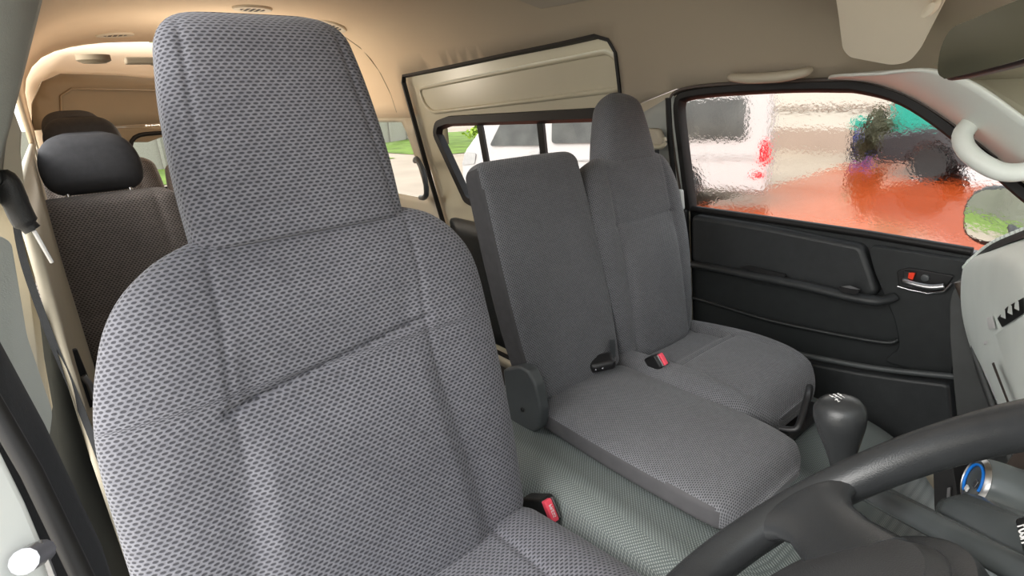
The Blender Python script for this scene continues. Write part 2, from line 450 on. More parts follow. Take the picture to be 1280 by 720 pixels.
def kz(x):
    if x < -1.15: return 1.
    t = min(1, (x + 1.15) / .95); t = t * t * (3 - 2 * t)
    return 1 - .68 * t
def q_mid(q): return QMAX - q
def shell(x, q, side=1):
    p = prof(q); y, z = p.x, p.y
    if z > 1.22:
        k = kz(x)
        if side < 0: t = min(1, y / .3 if False else (.0 + max(0, q_mid(q)) / .3)); k = k + (1 - k) * t * t * (3 - 2 * t)
        z = 1.22 + (z - 1.22) * k
    if side < 0:
        off = .045 * (-x - 1) / 3 - .03
        y = -(y + .10 * max(0, min(z, 1.4) - ZB) * min(1, y / .5) - off * min(1, y / .5))
    return V((x, y, z))
def hit(px, py):
    """pixel -> (x, q) on the left half of the shell"""
    d = ray(px, py).normalized(); t = .2
    def inside(p):
        z = p.z
        if z > 1.22: z = 1.22 + (z - 1.22) / kz(p.x)
        lo = None
        for a, b in zip(_pp, _pp[1:]):
            if a.y <= z <= b.y: lo = a.x + (b.x - a.x) * ((z - a.y) / max(1e-9, b.y - a.y)); break
        if lo is None: return z < 0
        return p.y < lo
    while t < 8:
        if not inside(CAM + d * (t + .02)): break
        t += .02
    a, b = t, t + .02
    for _ in range(20):
        c = (a + b) / 2
        if inside(CAM + d * c): a = c
        else: b = c
    p = CAM + d * a; z = p.z
    if z > 1.22: z = 1.22 + (z - 1.22) / kz(p.x)
    bq, bd = 0, 1e9; P2 = V((p.y, z))
    for i in range(len(_pp) - 1):
        e = _pp[i + 1] - _pp[i]; t = min(1, max(0, (P2 - _pp[i]).dot(e) / max(1e-12, e.length_squared)))
        dd = (P2 - _pp[i] - e * t).length
        if dd < bd: bd, bq = dd, _q[i] + (_q[i + 1] - _q[i]) * t
    return V((p.x, bq))
def qz(z):
    for i in range(len(_pp) - 1):
        if _pp[i].y <= z <= _pp[i + 1].y: return _q[i] + (z - _pp[i].y)
    return _q[-1]
def hits(px): return [hit(*p) for p in px]
def off_shell(dy):
    return lambda x, q: shell(x, q) + V((0, -dy, 0))

# --- outlines on the left side
door1_px = [(866, 420), (862, 262), (847, 150), (846, 124), (858, 116), (900, 110), (980, 105), (1045, 102), (1080, 106), (1130, 121), (1184, 154), (1245, 203), (1300, 250)]
door1 = hits(door1_px)
door1 = [V((door1[0].x, .32))] + door1 + [V((-.02, .90)), V((-.02, .32))]
door2 = hits([(505, 95), (560, 84), (640, 67), (700, 55), (745, 45), (762, 50), (771, 66)])
d2f = door2[-1].x + .02; d2r = hit(531, 200).x
door2 = [V((door2[0].x - .02, door2[0].y - .03))] + door2 + [V((d2f, 1.0)), V((d2f, .06)), V((hit(560, 300).x, .06)), hit(560, 300), hit(531, 200)]
win2_px = [(541, 168), (543, 156), (556, 151), (650, 147), (740, 143), (756, 148)]
w2 = hits(win2_px); w2b = hit(578, 252)
w2f = hit(763, 152).x
win2 = w2 + [V((w2f, w2[-1].y - .03)), V((w2f + .01, hit(575, 255).y + .03)), V((w2f - .03, hit(578, 257).y)), hit(592, 257), hit(579, 250)]
rear_win = [V((-3.75, .76)), V((hit(532, 252).x - .02, .76)), hit(533, 244), hit(509, 165), V((hit(505, 154).x - .015, 1.145)), V((-3.75, 1.145))]
rear_win = rear_win[::-1]

QW = qz(1.165)
wl = sheet('wall_left', [(-4.05, 0), (.0, 0), (.0, qz(1.235)), (-1.0, qz(1.235)), (-1.25, QW), (-4.05, QW)], [door1, door2, rear_win], shell, M['trim_cream'], step=.07, solid=.01, soff=0)
struct(wl)
# one continuous moulded roof lining; the shade at its front is painted into the colour
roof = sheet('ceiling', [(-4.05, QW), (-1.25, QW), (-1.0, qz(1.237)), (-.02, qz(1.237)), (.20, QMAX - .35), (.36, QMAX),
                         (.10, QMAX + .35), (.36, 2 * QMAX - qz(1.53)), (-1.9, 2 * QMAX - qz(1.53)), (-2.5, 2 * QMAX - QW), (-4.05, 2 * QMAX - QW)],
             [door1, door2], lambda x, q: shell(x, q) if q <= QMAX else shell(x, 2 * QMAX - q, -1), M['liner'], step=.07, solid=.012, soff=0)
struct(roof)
wr = sheet('wall_right', [(-4.05, 0), (-.80, 0), (-.80, QW), (-4.05, QW)], [[(-3.8, .78), (-2.9, .78), (-2.9, 1.14), (-3.8, 1.14)], [(-2.75, .72), (-2.25, .72), (-2.25, 1.14), (-2.75, 1.14)]],
           lambda x, q: shell(x, q, -1), M['trim_cream'], step=.08, solid=.01)
struct(wr)
for i, (a, b) in enumerate(((-3.8, -2.9), (-2.75, -2.25))):
    g = mk('window_%d' % (5 + i), [shell(a, .78, -1) - V((0, .012, 0)), shell(b, .78, -1) - V((0, .012, 0)), shell(b, 1.14, -1) - V((0, .012, 0)), shell(a, 1.14, -1) - V((0, .012, 0))], [(0, 1, 2, 3)], M['glass'], smooth=False)
    struct(g)
# rear wall and tailgate
XR = -4.05
def yz(px, py, x=XR + .01): p = at(px, py, x=x); return (p.y, p.z)
def half_outline(x):
    L = [shell(x, QMAX * i / 60) for i in range(61)]; R = [shell(x, QMAX * i / 60, -1) for i in range(60, -1, -1)]
    return [(p.y, p.z) for p in L + R]
rw_l = yz(160, 170)[0]; zt, zb = yz(222, 165)[1], .80
rwin = [V((a, b, 0)) for a, b in ((rw_l, zb), (.58, zb), (.58, zt), (rw_l, zt))]
rwin = [(p.x, p.y) for p in rnd(rwin, [.03, .03, .10, .10])]
wrear = sheet('wall_rear', half_outline(XR), [rwin], lambda y, z: V((XR - .10 * (1 - (y / .8) ** 2), y, z)), M['headliner'], step=.08, solid=.01); struct(wrear)
hd = [V((a, b, 0)) for a, b in [yz(41, 163), yz(40, 130), yz(52, 102), yz(75, 92), yz(150, 94), yz(235, 101)]]
hd += [V((-p.x + .02, p.y, 0)) for p in hd[::-1]][0:6]
hdp = [(p.x, p.y) for p in hd]
th = thing('header_trim', 'olive brown moulded trim panel above the tailgate window', 'trim panel', (XR, 0, 1.1))
sheet('panel', hdp, [], lambda y, z: V((XR + .05 - .10 * (1 - (y / .8) ** 2), y, z)), M['brown_trim'], th, step=.06, solid=.03)
cr = [yz(78, 158), yz(76, 120), yz(90, 111), yz(236, 114)]
loop = [V((XR + .072 - .10 * (1 - (a / .8) ** 2), a, b)) for a, b in cr] 
tube('crease', loop, .006, M['brown_trim'], th, n=8)
corner = [yz(140, 160), yz(222, 161), yz(214, 168), yz(200, 173), yz(186, 178), yz(160, 178), yz(140, 176)]
tc = thing('window_corner_trim', 'rounded brown trim corner below the rear header panel', 'trim', (XR, corner[0][0], corner[0][1]))
plate('cover', [V((XR + .03 - .09, a, b)) for a, b in corner], (.03, 0, 0), M['brown_trim'], tc)
struct(mk('window_4', [V((XR - .07, a, b)) for a, b in ((rw_l - .05, zb - .05), (.62, zb - .05), (.62, zt + .05), (rw_l - .05, zt + .05))], [(0, 1, 2, 3)], M['glass'], smooth=False))
tube('trim_4', [V((XR - .03 + .0, a, b)) for a, b in rwin], .012, M['rubber'], closed=True, n=8)['kind'] = 'structure'
# floors
struct(box('floor', (-2.45, 0, -.02), (1.6, .76, .02), M['floor'], bevel=0))

# ------------------------------------------------------------------ sliding door (door_2)
d2 = thing('door_2', None, None, (d2r, .76, .06)); d2['kind'] = 'structure'
inset = lambda x, q: shell(x, q) + V((0, .03, 0))
low = hit(575, 275).y
_c2 = sum(door2, V((0, 0))) / len(door2)
sheet('door_panel', [_c2 + (p - _c2) * 1.05 for p in door2], [win2], inset, M['cream'], d2, step=.035)
# embossed upper panel
emb = hits([(517, 111), (640, 86), (752, 64), (766, 76), (770, 112), (650, 127), (535, 141), (525, 132)])
tube('pressed_rib', [shell(p.x, p.y) + V((0, .029, 0)) for q in [rnd([V((p.x, p.y, 0)) for p in emb], .04)] for k in range(len(q)) for p in [q[k].lerp(q[(k + 1) % len(q)], t / 6) for t in range(6 if (q[(k + 1) % len(q)] - q[k]).length > .1 else 1)]], .009, M['cream'], d2, n=10, closed=True, up=(0, 1, 0))
lowp = [V((hit(562, 280).x, low)), V((d2f - .02, low)), V((d2f - .02, .1)), V((hit(562, 280).x, .1))]
sheet('lower_trim', [(p.x, p.y) for p in rnd([V((p.x, p.y, 0)) for p in lowp], .03)], [], lambda x, q: shell(x, q) + V((0, .012, 0)), M['door_black'], d2, step=.08, solid=.02)
def ring3(P, fn, n=4): return [fn(p.x, p.y) for p in P]
frame_tube('seal', ring3([V((p.x, p.y, 0)) for p in door2], lambda x, q: shell(x, q)), .016, .02, (0, -1, .1), M['rubber'], d2)
wring = rnd([V((p.x, p.y, 0)) for p in win2], .02, 3)
frame_tube('window_frame', [inset(p.x, p.y) + V((0, -.008, 0)) for p in wring], .05, .03, (0, -1, .1), M['rubber'], d2)
for a, b, c, d in ((592, 160, 602, 205), (667, 152, 673, 197)):
    p, q = hit(a, b), hit(c, d)
    e = p + (q - p) * 2.6
    e.y = max(e.y, win2[8].y)
    k = (e.y - p.y) / (q.y - p.y); e.x = p.x + (q.x - p.x) * k
    top = V((p.x, win2[3].y))
    w = .017
    pts = [inset(top.x - w, top.y), inset(top.x + w, top.y), inset(e.x + w, e.y), inset(e.x - w, e.y)]
    plate('window_divider', pts, (0, .012, 0), M['rubber'], d2, bevel=0)
g = sheet('window_1', [(p.x, p.y) for p in win2], [], lambda x, q: shell(x, q) + V((0, .045, 0)), M['glass'], None, step=.2); struct(g)
g = sheet('window_2', rear_win, [], lambda x, q: shell(x, q) + V((0, .02, 0)), M['glass'], None, step=.2); struct(g)
# grip on the pillar behind the sliding door
gp = thing('pillar_grip', 'curved grey grab handle on the pillar behind the sliding door', 'grab handle', at(530, 250, y=.70))
gpath = cat_rom([at(519, 201, y=.70), at(521, 199, y=.665), at(528, 212, y=.65), at(532, 228, y=.65), at(533, 242, y=.655), at(530, 247, y=.67), at(526, 247, y=.70)], 6)
tube('bar', gpath, .013, M['grey_plastic'], gp)

# ------------------------------------------------------------------ front passenger door (door_1)
YD = .75
d1 = thing('door_1', None, None, (door1[0].x, YD, .32)); d1['kind'] = 'structure'
P1 = lambda px, py, dy=0: at(px, py, y=YD - dy)
belt = [(863, 262), (960, 276), (1080, 294), (1215, 317)]
panel = [P1(849, 260)] + [P1(*p) for p in belt[1:]] + [V((-.05, YD, .86)), V((-.05, YD, .3)), V((P1(852, 420).x, YD, .3)), P1(852, 420)]
plate('door_panel', [p + V((0, .006, 0)) for p in panel], (0, .04, 0), M['door_black'], d1, bevel=.008)
tube('belt_seal', [P1(*p, .004) + V((0, 0, .004)) for p in belt], .010, M['rubber'], d1, n=8)
# upper soft pad: bulged
def bulge(name, px, y0, h, m, parent, rr=.02, bev=.012):
    pts = rnd([at(px_, py_, y=YD - y0) for px_, py_ in px], rr)
    return plate(name, pts, (0, -h, 0), m, parent, bevel=bev, bseg=4)
bulge('upper_pad', [(874, 266), (960, 279), (1086, 303), (1092, 320), (1106, 360), (1095, 368), (1060, 361), (960, 341), (874, 324)], -.02, .045, M['door_soft'], d1)
bulge('front_trim', [(1092, 303), (1240, 326), (1204, 375), (1195, 470), (1110, 445), (1132, 430), (1126, 395), (1100, 335)], -.02, .038, M['door_black'], d1)
# armrest ledge
led = cat_rom([P1(866, 330, .02), P1(930, 342, .035), P1(1000, 356, .045), P1(1060, 370, .05), P1(1098, 376, .045), P1(1118, 371, .02)], 6)
tube('armrest', led, [.016] * 6 + [.018] * (len(led) - 12) + [.014] * 6, M['door_soft'], d1, n=14, flat=.7)
bulge('armrest_inset', [(924, 333), (938, 332), (984, 343), (978, 349)], .04, .006, M['black'], d1, .004, .002)
sw = bulge('window_switch', [(1049, 358), (1060, 356), (1077, 362), (1072, 367), (1056, 364)], .055, .012, M['black'], d1, .004, .003)
plate('switch_rim', [at(*p, y=YD - .068) for p in ((1051, 358), (1062, 357), (1075, 362), (1064, 361))], (0, .002, 0), M['steel'], sw, bevel=0)
# lower pad edge ridge and pocket
rdg = cat_rom([P1(866, 372, .012), P1(900, 382, .02), P1(960, 400, .022), P1(1040, 417, .022), P1(1105, 428, .022), P1(1122, 425, .012)], 6)
tube('pad_edge', rdg, .0055, M['door_black'], d1, n=10)
pk = [(1010, 444), (1080, 456), (1140, 464), (1195, 470), (1200, 530), (1190, 560), (1010, 540)]
bulge('map_pocket', pk, .0, .055, M['grey_plastic'] if False else M['door_soft'], d1, .015, .012)
tube('pocket_lip', cat_rom([P1(900, 420, .05), P1(960, 434, .058), P1(1020, 447, .06), P1(1100, 461, .06), P1(1195, 471, .055)], 6), .007, M['grey_plastic'], d1, n=10)
# inner handle
hb = bulge('handle_bezel', [(1122, 338), (1136, 334), (1194, 344), (1180, 362), (1160, 366), (1124, 357)], .02, .006, M['black'], d1, .006, .002)
tube('bezel_rim', [P1(*p, .03) for p in ((1122, 358), (1140, 363), (1160, 367), (1180, 364), (1190, 354))], .003, M['chrome'], hb, n=8)
lv = tube('door_handle', cat_rom([P1(1131, 349, .03), P1(1134, 353, .045), P1(1160, 359, .048), P1(1180, 358, .045)], 5), .007, M['steel'], d1, n=10)
bulge('lock_knob', [(1131, 338), (1140, 339), (1139, 350), (1130, 348)], .028, .008, M['black'], d1, .002, .002)
bulge('lock_marker', [(1137, 340), (1145, 341), (1142, 349), (1136, 347)], .032, .007, M['orange_red'], d1, .001, .001)
lathe('lock_cylinder', P1(1157, 347, .026), (0, -1, 0), [(.0, 0), (.008, 0), (.008, .006), (.005, .007), (0, .007)], M['grey_plastic'], d1, 16)
# door window frame, in the shell surface
wtop = [(863, 263), (855, 200), (849, 150), (849, 128), (858, 119), (900, 113), (980, 108), (1045, 107), (1078, 109), (1128, 123), (1184, 159), (1242, 208), (1296, 254), (1225, 319)]
wpts = [shell(*hit(*p)) for p in wtop[:-1]] + [V((-.03, .75, .87))]
def bar(name, pts, w, d, m, parent, dy=0.):
    ax = V((0, -1, .1)).normalized(); P = [V(p) + V((0, dy, 0)) for p in pts]; rings = []
    for i, p in enumerate(P):
        t = (P[min(i + 1, len(P) - 1)] - P[max(0, i - 1)]).normalized(); s = t.cross(ax).normalized()
        rings.append([p + s * (a * w / 2) + ax * (b * d / 2) for a, b in ((-1, -1), (-.8, .6), (-.5, 1), (.5, 1), (.8, .6), (1, -1))])
    return loft(name, rings, m, parent)
sm = cat_rom(wpts, 4)
bar('window_frame', sm, .030, .03, M['rubber'], d1, .0)
out_ = [(858, 262), (848, 200), (842, 150), (841, 124), (855, 112), (900, 106), (980, 102), (1045, 100), (1082, 101), (1133, 117), (1184, 147), (1250, 196)]
bar('frame_lip', cat_rom([shell(*hit(*p)) for p in out_], 4), .012, .022, M['brown_dark'], d1, -.005)
gl = [hit(*p) for p in wtop[:-1]] + [V((-.03, .87))]
g = sheet('window_3', [(p.x, p.y) for p in gl], [], lambda x, q: shell(x, q) + V((0, .02, 0)), M['glass_wet'], None, step=.2); struct(g)
# white painted door edge seen past the seal
plate('door_edge', [P1(857, 262, -.01), P1(861, 262, -.01), P1(866, 400, -.01), P1(861, 402, -.01)], (0, -.02, 0), M['white_paint'], d1, bevel=.002)
# ------------------------------------------------------------------ B pillar left
tp = sheet('trim_2', [(p.x, p.y) for p in hits([(790, 150), (845, 118), (848, 150), (858, 262), (860, 300), (800, 300)])], [], off_shell(.008), M['trim_grey'], None, step=.05, solid=.012); struct(tp)
ps = thing('pillar_seal', 'black rubber weatherstrip down the pillar behind the passenger door', 'weatherstrip', P1(866, 420))
tube('strip', cat_rom([shell(*hit(839, 122)) + V((0, -.012, 0)), shell(*hit(842, 180)) + V((0, -.012, 0)), shell(*hit(850, 262)) + V((0, -.012, 0)), P1(854, 330, .012), P1(858, 415, .012)], 5), .010, M['rubber'], ps, n=8)
bp_ = thing('belt_anchor_panel', 'small grey pillar panel with belt anchor bolt behind passenger seat', 'belt anchor', P1(840, 262))
plate('panel', rnd([at(*p, y=.705) for p in ((826, 238), (855, 236), (857, 262), (826, 262))], .008), (0, -.02, 0), M['trim_grey'], bp_, bevel=.004)
lathe('bolt', at(840, 249, y=.683), (0, -1, 0), [(.017, 0), (.017, .006), (.011, .009), (.011, .004), (.0, .004)], M['steel'], bp_, 20)
dr = thing('seat_belt_guide', 'grey seat belt guide loop on the pillar beside the passenger headrest', 'belt guide', at(823, 190, y=.69))
plate('cover', rnd([at(*p, y=.70) for p in ((812, 160), (828, 160), (833, 172), (832, 186), (814, 188))], .012), (0, -.03, 0), M['trim_cream'], dr, bevel=.008)
tube('loop', cat_rom([at(*p, y=.66) for p in ((814, 182), (824, 184), (831, 180), (830, 172))], 5), .006, M['cream'], dr, n=10)
plate('belt_webbing', [at(*p, y=.675) for p in ((812, 186), (823, 186), (832, 262), (850, 400), (842, 402), (818, 262))], (0, .002, 0), M['belt'], dr, bevel=0)
plate('lower_pillar_trim', rnd([at(*p, y=.72) for p in ((820, 262), (857, 262), (861, 410), (850, 440), (820, 440))], .01), (0, .02, 0), M['black'], bp_, bevel=.004)

# ------------------------------------------------------------------ A pillar and windshield
lA = [shell(*hit(*p)) for p in ((1035, 98), (1085, 102), (1135, 118), (1187, 149), (1250, 197), (1304, 243))]
rA = [at(1105, 93, y=.52), at(1160, 87, y=.50), at(1215, 103, y=.50), at(1280, 148, y=.52), at(1340, 195, y=.56), at(1380, 260, y=.60)]
La, Ra = cat_rom(lA, 6), cat_rom(rA, 6)
rings = []
for a, b in zip(La, Ra):
    row = []
    for k in range(13):
        t = k / 12; p = a.lerp(b, t) + V((-.55, -.8, .1)).normalized() * (.035 * math.sin(PI * t) * 1)
        row.append(p)
    rings.append(row)
ap = loft('trim_1', rings, M['white_plastic'], None, closed=False, cap=False, solid=.006); struct(ap)
ag = thing('pillar_grab_handle', 'pale grey grab handle on the front pillar beside the passenger window', 'grab handle', at(1280, 222, y=.62))
ph = cat_rom([at(1222, 150, y=.63), at(1212, 156, y=.60), at(1203, 170, y=.58), at(1208, 187, y=.57), at(1228, 204, y=.565), at(1254, 215, y=.57), at(1282, 214, y=.58), at(1310, 204, y=.60)], 7)
tube('grip', ph, [.0165 for i in range(len(ph))], M['white_plastic'], ag, n=16)
capo = plate('end_cap', rnd([at(*p, y=.598) for p in ((1204, 157), (1216, 146), (1226, 148), (1226, 158), (1214, 166))], .006), (0, -.006, 0), M['white_plastic'], ag, bevel=.003)
plate('socket', rnd([at(*p, y=.645) for p in ((1204, 150), (1222, 138), (1234, 142), (1236, 160), (1214, 172))], .01), (0, .012, 0), M['brown_dark'], ag, bevel=.002)
wsv = [at(1165, 80, y=.50), at(1215, 101, y=.50), at(1340, 195, y=.56), V((.38, .62, .98)), V((.62, 0, .97)), V((.52, -.68, .98)), V((.34, -.62, 1.52)), V((.35, 0, 1.38))]
ws = mk('window_7', wsv, [(0, 1, 7), (1, 2, 7), (2, 3, 7), (3, 4, 7), (4, 5, 6, 7)], M['glass_tint'], smooth=True); struct(ws)

# ------------------------------------------------------------------ overhead fittings
ha = thing('roof_grab_handle', 'beige folding grab handle above the passenger door window', 'grab handle', at(963, 98, y=.68))
hp = cat_rom([at(914, 96, y=.672), at(918, 97, y=.655), at(940, 98, y=.645), at(975, 96, y=.642), at(1003, 91, y=.648), at(1012, 87, y=.668)], 6)
tube('grip', hp, [.009 + .007 * math.sin(PI * min(1, max(0, i / (len(hp) - 1)))) for i in range(len(hp))], M['trim_cream'], ha, n=14, flat=.8)
vs = thing('sun_visor', 'beige padded sun visor folded up above the passenger side', 'sun visor', at(1100, 60, y=.5))
vpts = [at(1040, -30, y=.36), at(1048, 20, y=.42), at(1053, 62, y=.46), at(1062, 72, y=.47), at(1116, 82, y=.47), at(1136, 78, y=.46), at(1150, 62, y=.44), at(1182, 0, y=.36), at(1200, -30, y=.30)]
plate('panel', rnd(vpts, .012), (.002, .012, .018), M['visor'], vs, bevel=.008, bseg=4)
lathe('clip', at(1165, 10, y=.36), (-.2, -.9, -.3), [(0, 0), (.016, .0), (.013, .010), (.0, .013)], M['visor'], vs, 18, squash=.5)
# interior rear-view mirror
mc = at(1262, 40, y=.0)
nrm = (V((-.78, -.62, -.06))).normalized(); mr = nrm.cross(V((0, 0, 1))).normalized(); mr = -mr if mr.y < 0 else mr
tilt = .10; mu = nrm.cross(mr).normalized(); mu = -mu if mu.z < 0 else mu
mpx = [(1171, 90), (1176, 58), (1190, 34), (1215, 22), (1282, -6), (1350, -30), (1362, 20), (1345, 50), (1278, 78), (1190, 100), (1178, 100)]
def onplane(px, py, P, n):
    d = ray(px, py); return CAM + d * ((P - CAM).dot(n) / d.dot(n))
rm = thing('rear_view_mirror', 'dark interior rear view mirror hanging by the windscreen', 'mirror', mc)
mo = cat_rom([onplane(*p, mc, nrm) for p in mpx], 4, True)
plate('housing', mo, -nrm * .03, M['black'], rm, bevel=.008)
ctr = sum(mo, V()) / len(mo)
plate('mirror_glass', [ctr + (p - ctr) * .92 + nrm * .001 for p in mo], nrm * .002, M['mirror_glass'], rm, bevel=0)
tube('mount', [onplane(1275, 80, mc, nrm) - nrm * .02, onplane(1268, 95, mc, nrm) - nrm * .05, onplane(1290, 100, mc, nrm) - nrm * .12], .010, M['black'], rm, n=10)
# ceiling air vents and lamps
from mathutils.bvhtree import BVHTree
_rv = [v.co + roof.location for v in roof.data.vertices]
_bvh = BVHTree.FromPolygons(_rv, [tuple(p.vertices) for p in roof.data.polygons])
def ceil_hit(px, py):
    p, n, _, _ = _bvh.ray_cast(CAM, ray(px, py).normalized())
    if p is None: return CAM + ray(px, py).normalized() * 2, V((0, 0, -1))
    if n.z > 0: n = -n
    return p + n * .006, n
def ceil_pt(px, py): return ceil_hit(px, py)[0]
VN = [((143, 41), 'round dark slotted air vent on the ceiling, leftmost with slats', .085), ((315, 8), 'round slotted air vent on the ceiling directly above the driver headrest', .078), ((415, 30), 'round dark air vent on the ceiling just right of the driver headrest top', .07), ((240, 52), 'round air vent on the ceiling half hidden by the left of the driver headrest', .075)]
for (p, lab, r) in VN:
    c, nz = ceil_hit(*p)
    t = thing('ceiling_vent', lab, 'air vent', c, 'round air vents in the ceiling')
    lathe('bezel', c + nz * .004, nz, [(r * .62, .003), (r * .74, .007), (r * .95, .005), (r, 0), (r * .98, -.012), (r * .5, -.012)], M['visor'], t, 36, cap=False)
    lathe('backing', c + nz * .0065, nz, [(0, 0), (r * .64, 0)], M['black'], t, 32, cap=False)
    u = nz.cross(V((1, 0, 0))).normalized(); xx = u.cross(nz)
    for k in (-1.5, -.5, .5, 1.5):
        cc = c + nz * .0072 + u * (k * r * .27); hl = math.sqrt(max(.01, .36 - (k * .27) ** 2)) * r
        box('slat', cc, (hl, .0030, .0006), M['visor'], t, axes=(xx, u, nz), bevel=0)
for (p, lab, r, long) in (((117, 74), 'oval shallow roof lamp on the far left of the ceiling', .04, 1.), ((210, 78), 'long twin roof lamp above the rear header left of the driver headrest', .05, 1.)):
    c, nz = ceil_hit(*p)
    t = thing('roof_lamp', lab, 'lamp', c, 'roof lamps')
    lathe('base', c, nz, [(r, -.01), (r, .003), (r * .85, .007), (r * .8, .007)], M['brown_trim'], t, 32)
    lathe('lens', c + nz * .006, nz, [(r * .8, 0), (r * .7, .004), (0, .006)], M['brown_trim'], t, 32)
    if p[0] == 210:
        box('switch_bar', c + nz * .02 + V((.12, -.02, .015)), (.02, .10, .008), M['brown_trim'], t)
oc = ceil_pt(690, 6)
ol = thing('overhead_console', 'dark grey corner of the overhead console at the top edge of the ceiling', 'overhead console', oc)
cq = [ceil_pt(*p) - V((0, 0, .004)) for p in ((648, -3), (678, 9), (742, -3), (735, -45), (640, -45))]
plate('panel', cq, (0, 0, .02), M['headliner_grey'], ol, bevel=.004)
# headliner seam
tube('trim_3', [shell(*hit(*p)) + V((0, -.004, -.002)) for p in ((430, 44), (455, 62), (475, 88), (490, 118), (497, 140))], .003, M['brown_trim'], None, n=6)['kind'] = 'structure'

# ------------------------------------------------------------------ driver's seat
G = lambda d, w: math.exp(-(d / w) ** 2)
def sstep(a, b, x):
    t = min(1, max(0, (x - a) / (b - a))); return t * t * (3 - 2 * t)
DY = -.487; tlt = math.radians(16)
DO = V((-.62, DY, .585)); DB = V((-math.sin(tlt), 0, math.cos(tlt))); DN = V((math.cos(tlt), 0, math.sin(tlt)))
ds = thing('driver_seat_unit', 'large grey woven high-back driver seat in the foreground', 'car seat', (-.45, DY, .30))
def d_disp(a, s):
    aa = abs(a); hwp = .135 + .02 * sstep(.30, .05, s)
    d = .010 * sstep(hwp - .02, hwp + .09, aa) * sstep(.56, .40, s)      # bolsters
    d -= .0032 * G(aa - hwp, .004) * (.25 + .75 * sstep(.20, .34, s)) * (1 if s < .52 else 0)   # vertical seams
    ss = s - .335 - .02 * (a / .15)
    if aa < hwp + .012:
        d -= .007 * G(ss, .005)
        d += .013 * sstep(.0, -.10, ss) * sstep(hwp + .012, hwp - .03, aa)   # lumbar pad stands proud below the seam
        d += -.010 * sstep(.10, .0, ss) * (1 if ss >= 0 else 0) * sstep(hwp + .012, hwp - .03, aa)
    return d
pad('backrest', DO, (0, 1, 0), DB, DN, [(-.02, .25, .05, .06, 0, -.022), (.1, .266, .055, .07, 0, -.026), (.22, .270, .055, .07, 0, -.024), (.33, .268, .052, .065, 0, -.020), (.42, .254, .05, .06, -.004, -.008), (.47, .228, .048, .055, -.008, -.004), (.505, .188, .044, .05, -.012, 0), (.53, .135, .04, .045, -.014, 0)],
    M['fab_drv'], ds, d_disp, ring=300, ns=170, ex=3.0, r0=.03, r1=.03)
def h_disp(a, s):
    return -.004 * G(abs(a) - (.125 - .10 * (s - .52)), .004)
pad('headrest', DO, (0, 1, 0), DB, DN, [(.505, .143, .052, .05, -.012, 0), (.60, .143, .05, .048, -.014, .002), (.69, .137, .046, .045, -.018, .004), (.76, .127, .042, .04, -.022, .006), (.81, .116, .036, .036, -.024, .006)],
    M['fab_drv'], ds, h_disp, ring=220, ns=70, ex=3.4, r0=.008, r1=.045)
def c_disp(a, s):
    d = .016 * sstep(.11, .21, abs(a)); d -= .004 * G(abs(a) - .135, .005); return d
pad('seat_cushion', V((-.62, DY, .545)), (0, 1, 0), (1, 0, -.02), (.02, 0, 1), [(0, .235, .06, .08, 0, 0.005), (.2, .255, .065, .09, 0, .01), (.38, .265, .062, .09, 0, .015), (.52, .25, .05, .08, -.01, .015)],
    M['fab_drv'], ds, c_disp, ring=240, ns=70, ex=3.2, r0=.04, r1=.05)
box('seat_frame', (-.42, DY, .435), (.20, .17, .03), M['black'], ds)

# ------------------------------------------------------------------ middle seat
MY = .083; mt = math.radians(17)
ms = thing('middle_seat_unit', 'narrow grey fold-down centre seat with flat square backrest', 'car seat', (-.6, MY, .55))
MB = V((-math.sin(mt), 0, math.cos(mt))); MN = V((math.cos(mt), 0, math.sin(mt)))
pad('backrest', V((-.815, MY, .60)), (0, 1, 0), MB, MN, [(0, .135, .035, .04, 0, 0), (.15, .148, .04, .045, 0, 0), (.35, .150, .04, .045, 0, 0), (.53, .146, .034, .04, 0, 0)],
    M['fab'], ms, lambda a, s: .006 * (1 - (a / .15) ** 2), ring=160, ns=50, ex=6, r0=.02, r1=.03, side_mat=M['fab_side'], side_lim=.8)
pad('seat_cushion', V((-.80, MY, .585)), (0, 1, 0), (1, 0, 0), (0, 0, 1), [(0, .142, .030, .03, 0, 0), (.2, .150, .032, .03, 0, 0), (.34, .147, .032, .03, 0, -.002), (.43, .136, .028, .03, 0, -.008), (.47, .112, .02, .03, -.004, -.014)],
    M['fab'], ms, lambda a, s: .008 * (1 - (a / .15) ** 2), ring=160, ns=50, ex=5, r0=.02, r1=.04, side_mat=M['piping'], side_lim=.86)
hc = [at(*p, y=-.085) for p in ((628, 462), (648, 458), (660, 464), (669, 482), (675, 512), (674, 536), (668, 541), (636, 528))]
hg = plate('hinge_cover', rnd(hc, .008), (0, .028, 0), M['grey_plastic'], ms, bevel=.008); hg['label'] = 'dark grey plastic hinge cover'
lathe('screw', at(653, 512, y=-.086), (0, -1, 0), [(0, 0), (.005, 0), (.004, .002), (0, .002)], M['black'], hg, 12)

